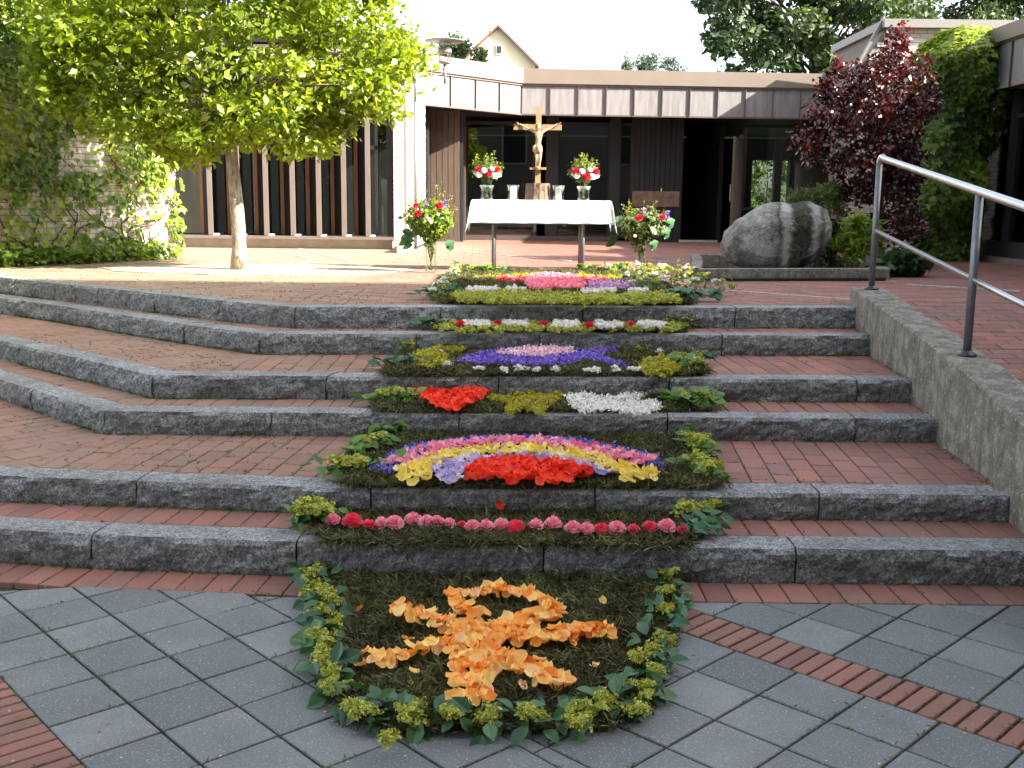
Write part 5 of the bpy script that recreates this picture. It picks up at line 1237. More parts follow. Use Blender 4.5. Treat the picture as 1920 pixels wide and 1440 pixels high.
def bouquet(x, y, z, label, Rx, Hh, nst, roses, whites, leafn, lmat, spikes=(), stemlen=.15, droopers=0, cone=.5, lsz=.035, group=None, cen=.55):
    b = empty('bouquet', (x, y, z), label, 'bouquet', group)
    m = MB(); zb = z - stemlen
    for i in range(nst):
        a, r_ = rng.uniform(0, 6.28), rng.uniform(0, 1) ** .5; tip = (x + Rx * .8 * r_ * math.cos(a), y + Rx * .8 * r_ * math.sin(a), z + Hh * rng.uniform(.35, .95)); lo = (x + .02 * math.cos(a + 3), y + .02 * math.sin(a + 3), zb + .01)
        m.tube([lo, (x + .02 * math.cos(a), y + .02 * math.sin(a), z - stemlen * .4), (x + .04 * math.cos(a), y + .04 * math.sin(a), z), tip], [.0045, .0045, .004, .0018], 4)
    sub('stems', m, WEEDSTEM, b)['kind'] = 'stuff'
    n = leafn; q = rndn(n); q /= np.linalg.norm(q, axis=1, keepdims=True); q *= rng.uniform(.25, 1, (n, 1)) ** .5
    q += .25 * np.array([[noise.noise(Vector((k_[0] * 2, k_[1] * 2, k_[2] * 2 + x))) for _ in (0,)] for k_ in q]) * q
    P = np.array([x, y, z + Hh * cen]) + q * np.array([Rx, Rx * .8, Hh * .52])
    P = np.array([x, y, z + Hh * cen]) + (P - np.array([x, y, z + Hh * cen])) * np.array([.85 + .5 * noise.noise(Vector((k_[0] * 2.5 + x * 7, k_[1] * 2.5, k_[2] * 2.5))) for k_ in q])[:, None]
    wt = np.clip((P[:, 2] - z) / (Hh * .4), .25, 1)[:, None]; P[:, :2] = np.array([x, y]) + (P[:, :2] - np.array([x, y])) * wt
    wchild('foliage', leafmesh('foliage', LEAF4, P, q + rndn(n) * .6 + np.array([0, 0, .4]), rng.uniform(.6, 1.5, n) * lsz, lmat, rng.uniform(0, 1, n)), b)['kind'] = 'stuff'
    # feathery sprays at the top and sides
    P2 = []
    for i in range(12):
        a = rng.uniform(-2.2, 2.2); L_ = Hh * rng.uniform(.8, 1.25)
        for t in np.linspace(.55, 1, 9): P2.append((x + math.sin(a * .5) * Rx * 1.05 * t, y - Rx * .3 * math.cos(a) * t, z + L_ * t * math.cos(a * .42)))
    P2 = np.repeat(np.array(P2), 4, axis=0) + rng.normal(size=(len(P2) * 4, 3)) * .008
    wchild('spray', leafmesh('spray', NARROW, P2, rndn(len(P2)) + np.array([0, 0, .5]), rng.uniform(.02, .04, len(P2)), MANTLE, rng.uniform(0, .7, len(P2))), b)['kind'] = 'stuff'
    for (nm, lst, pos) in (('rose', ROSE_C, roses), ('white_bloom', ROSE_W, whites)):
        for i, (dx, dz, s) in enumerate(pos):
            yy = y - math.sqrt(max(0, 1 - (dx / Rx) ** 2)) * Rx * .75; put(nm, lst[i % len(lst)], b, (x + dx, yy, z + dz), s, mat_rot(dx * 2, -1.0, .7, i))
    for (dx, dz, ln, mt, tn) in spikes:
        P3 = np.stack([x + dx + rng.normal(0, .012, 60), y - .05 + rng.normal(0, .012, 60), z + dz + rng.uniform(0, ln, 60)], 1)
        wchild('delphinium_spike', leafmesh('delphinium_spike', LEAF4, P3, rndn(60) + np.array([0, -.6, .2]), rng.uniform(.018, .032, 60), mt, rng.uniform(0, 1, 60)), b)
    return b
WEEDSTEM = m_simple('green_stem', (.06, .12, .03), .6, 0, .1, 20, 0)
def px2(px, py, Y): return atY(px, py, Y)
for (px, lab, side) in ((913, 'left', -1), (1094, 'right', 1)):
    P = px2(px, 374, 12.68); vase(P[0], 12.68, TZ + .002, .165, .088, 'squat glass vase on the altar table %s of the cross' % lab, group='glass vases on the altar table')
    bq = bouquet(P[0], 12.68, TZ + .15, 'round bouquet of red and white flowers on the altar table, %s of the cross' % lab, .20, .34, 16,
        [(-.095, .19, .075), (.02, .14, .08), (.115, .19, .075)] if side < 0 else [(-.1, .18, .085), (.02, .12, .1), (.13, .18, .085)],
        [(-.09, .13, .08), (-.03, .18, .07), (.09, .12, .085), (.06, .2, .06), (.14, .13, .06), (-.13, .15, .05)], 620, LF_SHRUB, lsz=.03, cone=.5, stemlen=.13, group='bouquets on the altar table')
for (px, lab) in ((962, 'left'), (1047, 'right')):
    P = px2(px, 374, 12.66); m = MB(); m.lathe((0, 0, 0), [(.066, 0), (.066, .01), (.056, .05), (.06, .1), (.072, .17)], 20); m.v = m.v; me = m.mesh('hurricane_glass', CLEAR, True)
    # open top: drop the cap
    bm = bmesh.new(); bm.from_mesh(me); bm.faces.ensure_lookup_table(); bmesh.ops.delete(bm, geom=[f for f in bm.faces if len(f.verts) > 4 and f.calc_center_median().z > .1], context='FACES'); bm.to_mesh(me); bm.free()
    o = link('hurricane_glass', me, None, (P[0], 12.66, TZ + .002)); o.modifiers.new('t', 'SOLIDIFY').thickness = .003; tag(o, 'clear candle glass on the altar table just %s of the stump' % lab, 'candle glass', 'candle glasses')
    c = empty('candle', (P[0], 12.66, TZ + .006), 'thick white pillar candle inside the glass just %s of the stump' % lab, 'candle', 'pillar candles')
    m = MB(); m.lathe((P[0], 12.66, TZ + .006), [(.037, 0), (.037, .145), (.034, .15), (.02, .146)], 18); sub('wax', m, WAX, c, True); m = MB(); m.tube([(P[0], 12.66, TZ + .15), (P[0] + .003, 12.66, TZ + .168)], .0015, 4); sub('wick', m, BLACKP, c)
GL1 = at(808, 511, ZT); GL2 = at(1200, 507, ZT)
vase(GL1[0], GL1[1], ZT, .33, .078, 'tall glass vase of cut stems on the paving left of the altar table'); vase(GL2[0], GL2[1], ZT, .33, .078, 'tall glass vase of cut stems on the paving right of the altar table')
bouquet(GL1[0], GL1[1], ZT + .3, 'tall loose bouquet with purple spikes left of the altar table', .31, .62, 34, [(-.12, .36, .085), (.11, .45, .085), (-.15, .45, .06)], [(.0, .3, .05), (-.03, .33, .04), (.02, .27, .04)], 2600, LF_IVY,
    [(-.09, .36, .22, P_MAUVE, .5), (-.05, .36, .17, P_PURPLE, .5), (.16, .36, .15, P_PURPLE, .5)], stemlen=.28, lsz=.05, cen=.42)
bouquet(GL2[0], GL2[1], ZT + .3, 'wide loose bouquet with blue spikes right of the altar table', .36, .5, 34, [(-.06, .33, .085), (.22, .34, .085)], [(.1, .2, .06), (.13, .16, .05), (-.1, .12, .04)], 2600, LF_SHRUB,
    [(.3, .25, .16, P_PURPLE, .5), (.02, .34, .1, P_MAUVE, .5), (.16, .28, .12, P_MAUVE, .5)], stemlen=.28, lsz=.05, cen=.4)
# reeds with seed heads standing out of both floor bouquets
for (G, lst, lab) in ((GL1, [(.12, .78, .05), (.05, .74, .02)], 'thin grass stalks sticking out of the left floor bouquet'), (GL2, [(-.22, .55, -.05), (.02, .6, .05), (.22, .74, .03), (-.1, .5, 0)], 'thin grass stalks sticking out of the right floor bouquet')):
    m = MB()
    for dx, h_, b_ in lst:
        m.tube([(G[0], G[1], ZT + .1), (G[0] + dx * .5, G[1], ZT + .1 + h_ * .6), (G[0] + dx, G[1] - .03, ZT + .2 + h_)], [.002, .002, .0012], 4); m.lathe((G[0] + dx, G[1] - .03, ZT + .2 + h_), [(.002, 0), (.008, .012), (.008, .03), (.002, .045)], 6)
    tag(link('grass_stalk', m.mesh('grass_stalk', WEEDSTEM), None), lab, 'stalks', kind='stuff')
# big drooping leaves of the floor bouquets
for (G, lst) in ((GL1, [(.2, .02, 2.2), (-.26, .14, 2.9), (-.2, .1, 3.3)]), (GL2, [(-.34, .12, 3.2), (-.3, .22, 3.0), (-.26, .3, 2.7), (.3, .3, .3), (.36, .28, .2), (.3, .16, -.2), (.12, .02, -.8)])):
    for (dx, dz, a) in lst:
        for q in range(3):
            o = put('large_leaf', LEAFM['garland_leaf'][q], None, (G[0] + dx * .8 + q * .02 * np.sign(dx), G[1] - .08 + q * .02, ZT + .3 + dz - q * .04), .13, mat_rot(.3 * np.sign(dx), -.9, .5, -np.sign(dx) * 1.3 + q * .4))
            bqs = [k for k in bpy.data.objects if k.name.startswith('bouquet') and abs(k.location.x - G[0]) < .05 and abs(k.location.y - G[1]) < .05][0]
            loc = o.location.copy(); o.parent = bqs; o.location = loc - bqs.location

# ================================================================== flower carpets
def bed(name, outl_px, z, label, conv=None, thick=.04, dens=30000, blade=.045):
    P = [at(*(conv(*p) if conv else p), z)[:2] for p in outl_px]; xs, ys = [p[0] for p in P], [p[1] for p in P]; g = .025; X = np.arange(min(xs) - g, max(xs) + 2 * g, g); Y = np.arange(min(ys) - g, max(ys) + 2 * g, g)
    XX, YY = np.meshgrid(X, Y); wob = np.array([[.022 * noise.noise(Vector((a * 9, b * 9, 1))) for a in X] for b in Y]); ins = inside(XX + wob, YY + wob, P)
    hh = np.array([[noise.fractal(Vector((a * 7, b * 7, 3)), 1, 2, 4) for a in X] for b in Y]); Z = z + thick * (.3 + .6 * hh)
    ins2 = inside(XX + wob * 1.6 + .0, YY + wob * 1.6, P) & inside(XX + .02, YY, P) & inside(XX - .02, YY, P) & inside(XX, YY + .02, P) & inside(XX, YY - .02, P)
    V = np.stack([XX, YY, np.where(ins, np.maximum(Z, z + .004), z - .006)], -1).reshape(-1, 3); W = len(X); Fc = []
    for j in range(len(Y) - 1):
        for i in range(W - 1):
            if ins2[j, i] and ins2[j + 1, i] and ins2[j, i + 1] and ins2[j + 1, i + 1]: Fc.append((j * W + i, j * W + i + 1, (j + 1) * W + i + 1, (j + 1) * W + i))
    A = (max(xs) - min(xs)) * (max(ys) - min(ys)); n = int(A * dens); px_, py_ = rng.uniform(min(xs) - .02, max(xs) + .02, n), rng.uniform(min(ys) - .02, max(ys) + .02, n); k = inside(px_, py_, P) | inside(px_ + rng.normal(0, .018, n), py_ + rng.normal(0, .018, n), P); px_, py_ = px_[k], py_[k]; n = len(px_)
    iz = Z[np.clip(((py_ - Y[0]) / g).round().astype(int), 0, len(Y) - 1), np.clip(((px_ - X[0]) / g).round().astype(int), 0, W - 1)]
    bp_ = np.stack([px_, py_, np.maximum(iz, z + .003) + rng.uniform(-.002, .016, n)], 1); nn = rndn(n) * .6 + np.array([0, 0, 1.])
    bl = ([(-.05, 0, 0), (.05, 0, 0), (.045, .55, .06), (0, 1, -.03)], [(0, 1, 2, 3)])
    V2, F2 = scatter(bl[0], np.array(bl[1]), bp_, nn, rng.uniform(0, 6.28, n), rng.uniform(.5, 1.4, n) * blade)
    pn = np.array([noise.noise(Vector((a * 5, b * 5, 8))) for a, b in zip(px_, py_)]); T2 = np.clip(rng.beta(1.6, 2.6, n) + pn * .35, 0, 1)
    V = np.concatenate([V, V2]); Fa = np.concatenate([np.array(Fc), F2 + len(XX.ravel())]); T = np.concatenate([np.full(len(Fc), .12), T2])
    o = link(name, mesh_np(name, V, Fa, CLIP, tint=T)); tag(o, label, 'grass bed', kind='stuff'); return P
CT = [(1, 1)]
bed('clipping_bed', [(592, 1085), (1262, 1085), (1262, 1160), (1240, 1250), (1215, 1330), (1150, 1370), (720, 1380), (640, 1340), (612, 1240), (600, 1150)], 0, 'mown grass bed of the flower carpet on the lower court, around the orange figure')
bed('clipping_bed', [(600, 1022), (590, 985), (640, 950), (1280, 950), (1310, 1000), (1290, 1030)], ZS[1], 'mown grass bed on the lowest step under the row of pink roses')
bed('clipping_bed', [(640, 915), (680, 812), (1290, 812), (1355, 918)], ZS[2], 'mown grass bed on the second step around the rainbow')
bed('clipping_bed', [(700, 775), (715, 748), (1310, 752), (1345, 772)], ZS[3], 'mown grass bed on the third step under the heart and the star')
bed('clipping_bed', [(715, 706), (775, 648), (1270, 650), (1330, 706)], ZS[4], 'mown grass bed on the fourth step around the purple fish')
bed('clipping_bed', [(810, 620), (815, 603), (1280, 606), (1285, 624)], ZS[5], 'mown grass bed on the fifth step under the red and white flower row')
bed('clipping_bed', [(830, 570), (850, 512), (1210, 512), (1300, 572)], ZS[6], 'mown grass bed on the top landing in front of the altar table')

def sample_poly(P, r_, n_max=4000):
    xs, ys = [p[0] for p in P], [p[1] for p in P]; pts = []; tries = 0
    while tries < n_max * 25 and len(pts) < n_max:
        tries += 1; x, y = rng.uniform(min(xs), max(xs)), rng.uniform(min(ys), max(ys))
        if not inside(x, y, P): continue
        if pts:
            q = np.array(pts); 
            if ((q[:, 0] - x) ** 2 + (q[:, 1] - y) ** 2).min() < r_ * r_: 
                if tries > 6000: break
                continue
        pts.append((x, y))
    return pts
def strip_poly(pl, w_):
    L = offs(pl, w_ / 2); Rr = offs(pl, -w_ / 2); return L + Rr[::-1]
_pm = {}
def pmesh(mat):
    if mat.name not in _pm: _pm[mat.name] = [petal_mesh(mat, i, .5 + .5 * random.random(), .75 + .3 * random.random()) for i in range(6)]
    return _pm[mat.name]
def petals(root, polys, z, mat, size, r_, tilt=.45, lift=.02, limit=300, stack=.02):
    ms = pmesh(mat); pts = []
    for P in polys: pts += sample_poly(P, r_)
    random.shuffle(pts)
    for i, (x, y) in enumerate(pts[:limit]):
        s = size * random.uniform(.75, 1.2); put('petal', ms[i % 6], root, (x, y, z + lift + random.uniform(0, stack)), s, mat_rot(random.gauss(0, tilt), random.gauss(-.25, tilt), 1, random.uniform(0, 6.28)))
    if len(pts) > limit:
        bm_ = np.array([v.co for v in ms[0].vertices]); bf = np.array([list(p.vertices) for p in ms[0].polygons]); Q = np.array([(x, y, z + lift + random.uniform(0, stack)) for x, y in pts[limit:]])
        V, Fc = scatter(bm_, bf, Q, rndn(len(Q)) * tilt + np.array([0, -.2, 1]), rng.uniform(0, 6.28, len(Q)), size * rng.uniform(.75, 1.2, len(Q))); o = wchild('petal', mesh_np('petal', V, Fc, mat, smooth=True), root); o['kind'] = 'stuff'
    return len(pts)
def pp(lst, z, conv=None): return [tuple(at(*(conv(*p) if conv else p), z + (.012 if z > .1 else 0))[:2]) for p in lst]
def stroke(lst, wpx, z, conv=None):      # wpx is the stroke's half width in metres
    return strip_poly(pp(lst, z, conv), wpx)
# --- orange figure on the court
fo = empty('petal_figure', at(930, 1230, 0), 'figure of a person with raised arms laid in orange rose petals on the grass bed', 'flower picture')
zf_ = .045
polys = [stroke([(565, 335), (640, 375), (740, 405), (850, 430)], .085, zf_, c7), stroke([(790, 300), (860, 282), (960, 262), (1040, 260), (1150, 285), (1230, 335)], .07, zf_, c7), stroke([(1250, 345), (1180, 375), (1080, 400), (980, 420)], .085, zf_, c7), stroke([(800, 350), (860, 345), (910, 365)], .08, zf_, c7),
    stroke([(820, 430), (960, 440), (1110, 450)], .13, zf_, c7), pp([(790, 450), (1010, 450), (990, 560), (960, 640), (940, 750), (800, 750), (795, 640), (780, 540)], zf_, c7), stroke([(990, 470), (1130, 470), (1250, 462), (1310, 450)], .11, zf_, c7), stroke([(1300, 450), (1380, 440), (1490, 452)], .065, zf_, c7),
    stroke([(405, 560), (480, 562), (560, 550), (650, 525), (780, 490)], .065, zf_, c7), stroke([(980, 540), (1060, 580), (1140, 600), (1200, 640), (1290, 655)], .08, zf_, c7)]
N1 = petals(fo, polys, zf_, P_ORANGE, .064, .0315, limit=440, tilt=.6, stack=.03) if False else petals(fo, polys, .03, P_ORANGE, .05, .024, tilt=.4, stack=.03)
petals(fo, [pp([(330, 300), (1450, 300), (1500, 700), (350, 720)], .03, c7)], .025, P_ORANGE, .045, .27, tilt=.5, stack=.005)
# --- roses on the first step: each a thing
RP = [blossom_mesh('rose_head', P_ROSEPK, i + 20, size=1) for i in range(4)]; RR_ = [blossom_mesh('rose_head', P_ROSERD, i + 30, size=1) for i in range(3)]
rl = [(624, 978, 'p', 28), (661, 981, 'r', 36), (690, 988, 'r', 26), (715, 986, 'p', 30), (740, 984, 'p', 32), (775, 978, 'p', 32), (800, 982, 'p', 30), (820, 983, 'p', 28), (842, 984, 'p', 24), (866, 985, 'r', 16), (886, 990, 'p', 28), (912, 990, 'p', 28), (940, 987, 'p', 28), (968, 991, 'r', 30), (1004, 989, 'p', 30), (1037, 986, 'p', 33), (1074, 993, 'p', 30), (1100, 995, 'p', 28), (1127, 995, 'r', 27), (1156, 995, 'p', 32), (1187, 996, 'r', 24), (1218, 991, 'r', 28), (1249, 991, 'p', 33), (1280, 995, 'r', 20)]
ordn = ['first', 'second', 'third', 'fourth', 'fifth', 'sixth', 'seventh', 'eighth', 'ninth', 'tenth', 'eleventh', 'twelfth']
for i, (x, y, c, s) in enumerate(rl):
    P = at(x, y + 4, ZS[1] + .03); w_ = s / F * 4.7 * 1.12
    o = put('rose', (RP if c == 'p' else RR_)[i % 3], None, (P[0], P[1], ZS[1] + .042), w_, mat_rot(random.gauss(0, .15), -.35 + random.gauss(0, .12), 1, i))
    pos = ordn[i] + ' from the left' if i < 12 else ordn[len(rl) - 1 - i] + ' from the right'
    if pos.startswith('first from the left'): pos = 'leftmost'
    if pos.startswith('first from the right'): pos = 'rightmost'
    tag(o, '%s rose blossom, %s in the row on the lowest step' % ('soft pink' if c == 'p' else 'deep pink red', pos), 'rose', 'rose blossoms in a row on the lowest step')
pt = at(936, 968, ZS[1]); o = put('fallen_petal', pmesh(P_RED)[0], None, (pt[0], pt[1], ZS[1] + .055), .05, mat_rot(.2, -.9, .5, 1)); tag(o, 'single scarlet petal fallen above the row of roses', 'petal')
# --- rainbow
z2 = ZS[2] + .03
def patch(name, label, polys, z, mat, size, r_, **k):
    c = np.mean([p for P in polys for p in P], axis=0); e = empty(name, (c[0], c[1], z), label, 'flower picture'); petals(e, polys, z, mat, size, r_, **k); return e
def fluff(name, label, polys, z, mat, size, r_, per=9, h=.02, shape=LEAF4, cat='flower picture', spread=None):
    pts = []
    for P in polys: pts += sample_poly(P, r_, 6000)
    Q = np.repeat(np.array(pts), per, axis=0); n = len(Q); sp = spread or r_ * .7; Q = Q + rng.normal(0, sp, (n, 2)); Z = z + .012 + rng.uniform(0, h, n); o = link(name, leafmesh(name, shape, np.column_stack([Q, Z]), rndn(n) * .7 + np.array([0, -.2, .8]), rng.uniform(.7, 1.3, n) * size, mat, rng.uniform(0, 1, n)))
    return tag(o, label, cat, kind='stuff')
fluff('blue_arc', 'outermost arc of small blue blossoms in the rainbow', [stroke([(285, 925), (325, 885), (400, 838), (480, 810), (560, 800), (700, 785), (860, 780), (1020, 782), (1200, 803), (1330, 825), (1450, 862), (1515, 905)], .105, z2, c6)], z2, P_BLUE, .021, .017, per=6)
patch('pink_arc', 'arc of pink rose petals in the rainbow', [stroke([(325, 915), (420, 868), (540, 832), (680, 808), (850, 799), (950, 799), (1100, 822), (1250, 848), (1390, 872), (1460, 900)], .155, z2, c6)], z2, P_PINK, .042, .024, stack=.025)
patch('yellow_arc', 'arc of yellow rose petals in the rainbow', [stroke([(480, 915), (600, 868), (760, 846), (900, 845), (1080, 857), (1200, 885), (1320, 920), (1400, 945)], .15, z2, c6), pp([(345, 925), (480, 905), (500, 960), (430, 990), (370, 975)], z2, c6), pp([(1400, 935), (1500, 930), (1505, 965), (1380, 985), (1350, 960)], z2, c6)], z2, P_YEL, .055, .031, tilt=.55, stack=.03)
patch('lilac_arc', 'arc of pale lilac petals in the rainbow', [stroke([(590, 930), (640, 900), (730, 880), (850, 870), (980, 872), (1090, 885), (1200, 920), (1310, 945)], .1, z2, c6), pp([(500, 910), (620, 890), (660, 930), (610, 980), (560, 985), (500, 940)], z2, c6)], z2, P_LILAC, .043, .026)
patch('red_centre', 'half disc of scarlet poppy petals under the rainbow', [pp([(650, 945), (700, 905), (800, 890), (950, 885), (1080, 900), (1160, 925), (1235, 950), (1130, 965), (1110, 990), (1000, 990), (960, 965), (880, 990), (800, 960), (700, 978)], z2, c6)], z2, P_RED, .05, .024, tilt=.5, stack=.03)
# --- third step
z3 = ZS[3] + .032
patch('red_heart', 'scarlet petal heart on the third step', [pp([(425, 565), (500, 556), (585, 580), (680, 556), (760, 576), (700, 612), (640, 640), (590, 660), (530, 635), (470, 602)], z3, c6)], z3, P_RED, .048, .024, tilt=.45)
def clust(name, label, polys, z, mat=None, s=.06, r_=.04, n_lim=300, cat='flower picture', hd='flower_head', src=None):
    pts = []
    for P in polys: pts += sample_poly(P, r_)
    c = np.mean(np.array(pts), axis=0); e = empty(name, (c[0], c[1], z), label, cat); src = src or CLUST
    for i, (x, y) in enumerate(pts[:n_lim]): put(hd, src[i % len(src)], e, (x, y, z + .008), s * random.uniform(.8, 1.25), mat_rot(random.gauss(0, .25), random.gauss(-.1, .25), 1, random.uniform(0, 6)))
    return e
CLY = [floret_cluster('flower_head', MANTLE_Y, 40 + i) for i in range(4)]; CLW = [floret_cluster('flower_head', P_WHITE, 50 + i, 70, .5, .4, .16) for i in range(3)]; CLR = [blossom_mesh('peony_head', P_CRIM, 60 + i) for i in range(2)]
clust('yellow_star', 'yellow green star of small florets on the third step', [pp([(765, 578), (862, 588), (908, 538), (978, 582), (1112, 568), (1030, 612), (985, 664), (925, 630), (845, 660), (855, 614), (770, 600)], z3, c6)], z3, s=.055, r_=.023, src=CLY)
fluff('white_fish', 'white petal fish with a forked tail on the third step', [pp([(1108, 584), (1190, 576), (1290, 594), (1350, 592), (1400, 560), (1470, 546), (1475, 580), (1372, 614), (1505, 610), (1535, 640), (1440, 672), (1400, 670), (1310, 645), (1200, 657), (1140, 638)], z3, c6)], z3, P_WHITE, .021, .018, per=7, h=.018)
# --- fourth step
z4 = ZS[4] + .03
fluff('purple_fish', 'large purple blossom fish on the fourth step', [pp([(625, 428), (720, 394), (850, 374), (1000, 364), (1110, 382), (1180, 392), (1375, 356), (1255, 404), (1385, 450), (1200, 422), (1100, 440), (980, 450), (850, 436), (740, 442)], z4, c6)], z4, P_PURPLE, .024, .022, per=8)
fluff('pink_fish_body', 'pale pink petals filling the middle of the purple fish', [pp([(790, 402), (900, 386), (1020, 376), (1130, 386), (1145, 400), (1000, 418), (880, 412)], z4, c6)], z4 + .018, P_PALEPINK, .022, .024, per=8)
for i, (x, y, lab) in enumerate([(580, 362, 'yellow floret tuft at the back left of the purple fish'), (497, 418, 'larger yellow floret tuft at the front left of the purple fish'), (1455, 352, 'yellow floret tuft at the back right of the purple fish'), (1525, 452, 'yellow floret tuft at the front right of the purple fish')]):
    s_ = 66 if i in (0, 2) else 72; clust('floret_tuft', lab, [pp([(x + s_ * math.cos(a), y + (s_ * .33 if i in (0, 2) else s_ * .45) * math.sin(a)) for a in np.linspace(0, 6.28, 12, endpoint=False)], z4, c6)], z4, s=.09, r_=.04, src=CLY, cat='flower tuft')
for i, (x, y) in enumerate([(540, 385), (576, 442), (715, 455), (825, 463), (895, 460), (920, 456), (980, 464), (1060, 464), (1210, 463), (1240, 463), (1330, 463), (1405, 457), (1435, 462), (1528, 385), (1542, 412)]):
    P = at(*c6(x, y), z4 + .02); o = put('yarrow_head', CLW[i % 3], None, (P[0], P[1], z4 + .012), .07, (0, 0, i))
    d_ = ('behind the left yellow tuft', 'at the front tip of the left yellow tuft', 'leftmost of the front row', 'second from the left in the front row', 'third from the left in the front row', 'fourth from the left in the front row', 'fifth from the left in the front row', 'sixth from the left in the front row', 'sixth from the right in the front row', 'fifth from the right in the front row', 'fourth from the right in the front row', 'third from the right in the front row', 'rightmost of the front row', 'upper one by the right yellow tuft', 'lower one by the right yellow tuft')[i]
    tag(o, 'white yarrow head on the fourth step, ' + d_, 'yarrow', 'white yarrow heads round the purple fish')
# --- fifth step
z5 = ZS[5] + .02
clust('green_flower_row', 'row of yellow green florets along the fifth step', [pp([(520, 240), (1640, 240), (1640, 268), (1560, 288), (600, 288), (530, 275)], z5, c6)], z5, s=.085, r_=.048)
for i, (x, y) in enumerate([(632, 246), (797, 244), (1007, 246), (1210, 252), (1397, 250)]):
    P = at(*c6(x, y + 8), z5 + .05); o = put('red_peony', CLR[i % 2], None, (P[0], P[1], z5 + .03), .085, mat_rot(0, -.5, 1, i)); tag(o, 'dark red peony head on the fifth step, ' + ('leftmost', 'second from the left', 'middle one', 'second from the right', 'rightmost')[i], 'peony', 'red peony heads on the fifth step')
for i, (x, y) in enumerate([(705, 252), (880, 252), (1105, 256), (1300, 258), (1493, 258)]):
    clust('white_flower_patch', 'white flower patch on the fifth step, ' + ('leftmost', 'second from the left', 'middle one', 'second from the right', 'rightmost')[i], [pp([(x - 52, y - 10), (x + 52, y - 10), (x + 52, y + 10), (x - 52, y + 10)], z5 + .03, c6)], z5 + .025, s=.055, r_=.035, src=CLW, cat='flower patch')
# --- landing carpet
z6 = ZT + .03
clust('front_flower_border', 'thick yellow green floret border at the front of the landing carpet', [pp([(610, 118), (700, 125), (860, 118), (1180, 135), (1600, 125), (1605, 160), (1200, 165), (860, 162), (620, 155)], z6, c6)], z6, s=.1, r_=.055)
for i, (x, y) in enumerate([(700, 118), (760, 116), (880, 116), (1215, 127), (1290, 122), (1430, 122)]):
    clust('white_flower_patch', ('first', 'second', 'third', 'fourth', 'fifth', 'sixth')[i] + ' white flower patch from the left behind the landing border', [pp([(x - 35, y - 7), (x + 35, y - 7), (x + 35, y + 7), (x - 35, y + 7)], z6, c6)], z6 + .03, s=.05, r_=.05, src=CLW, cat='flower patch')
clust('pink_flower_cup', 'mass of pink blossoms in the middle of the landing carpet', [pp([(935, 75), (945, 50), (1020, 40), (1150, 50), (1180, 80), (1170, 102), (960, 102)], z6, c6)], z6, s=.085, r_=.05, hd='blossom', src=RP)
clust('pink_flower_band', 'band of deep pink blossoms across the back of the landing carpet', [pp([(780, 62), (840, 52), (1000, 56), (1250, 55), (1290, 62), (1250, 74), (900, 70)], z6, c6)], z6, s=.07, r_=.055, hd='blossom', src=RR_ + RP[:2])
fluff('mauve_patch', 'mauve blossom patch right of the pink flowers on the landing', [pp([(1205, 95), (1260, 82), (1350, 80), (1415, 92), (1400, 104), (1250, 106)], z6, c6)], z6, P_MAUVE, .035, .04, per=10, h=.04)
clust('back_flower_band', 'yellow flower band at the sunlit back of the landing carpet', [pp([(680, 50), (900, 36), (1350, 44), (1360, 56), (1200, 50), (900, 46)], z6, c6)], z6, s=.075, r_=.06, src=CLY)
# elder bunches at both sides of the landing carpet
for (xs_, lab) in (((500, 640, 20, 150), 'loose green bunch with pale flowers left of the landing carpet'), ((1400, 1640, 20, 120), 'loose green bunch with pale flowers right of the landing carpet')):
    A = at(*c6(xs_[0], xs_[3]), z6); B = at(*c6(xs_[1], xs_[2]), z6); e = empty('flower_bunch', ((A[0] + B[0]) / 2, (A[1] + B[1]) / 2, ZT), lab, 'flower bunch')
    n = 700; P = np.stack([rng.uniform(A[0], B[0], n), rng.uniform(min(A[1], B[1]), max(A[1], B[1]), n), ZT + rng.beta(1.5, 2, n) * .14], 1); wchild('foliage', leafmesh('foliage', LEAF4, P, rndn(n) * .6 + np.array([0, -.2, .8]), rng.uniform(.03, .07, n), LF_SHRUB, rng.uniform(0, .9, n)), e)['kind'] = 'stuff'
    for i in range(46): put('flower_head', (CLUST + CLW)[i % 8], e, (rng.uniform(A[0], B[0]), rng.uniform(min(A[1], B[1]), max(A[1], B[1])), ZT + .1), .08, (rng.uniform(-.3, .3), 0, i))

# --- leafy sprigs and the garland
def sprig(x, y, z, ang, n, ls, label, lm='sprig_leaf', heads=2, hs=.09, spread=.1, group=None):
    P = at(x, y, z); e = empty('leaf_sprig', P, label, 'leaf sprig', group); ms = LEAFM[lm]
    m = MB(); L = spread * 2.0; d = np.array([math.cos(ang), math.sin(ang)]); m.tube([(P[0] - d[0] * L * .5, P[1] - d[1] * L * .5, z + .01), (P[0], P[1], z + .03), (P[0] + d[0] * L * .5, P[1] + d[1] * L * .5, z + .02)], [.0025, .002, .0015], 4); sub('stem', m, WEEDSTEM, e)
    for i in range(int(n * 1.6)):
        t = rng.uniform(-.6, .6); side = 1 if i % 2 else -1; a = ang + side * rng.uniform(.5, 1.5) - math.pi / 2
        p = (P[0] + d[0] * L * t + rng.normal(0, spread * .18), P[1] + d[1] * L * t + rng.normal(0, spread * .14), z + .025 + rng.uniform(.0, .045))
        tl = Vector((rng.normal(0, .3), rng.normal(-.2, .3), 1)); put('leaf', ms[i % 5], e, p, ls * .78 * rng.uniform(.7, 1.3), mat_rot(tl.x, tl.y, tl.z, a))
    for i in range(heads):
        t = rng.uniform(-.4, .4); put('flower_head', CLUST[i % 5], e, (P[0] + d[0] * L * t + rng.normal(0, .02), P[1] + d[1] * L * t, z + .045 + rng.uniform(0, .03)), hs * rng.uniform(.8, 1.2), (rng.uniform(-.3, .3), 0, i))
    return e
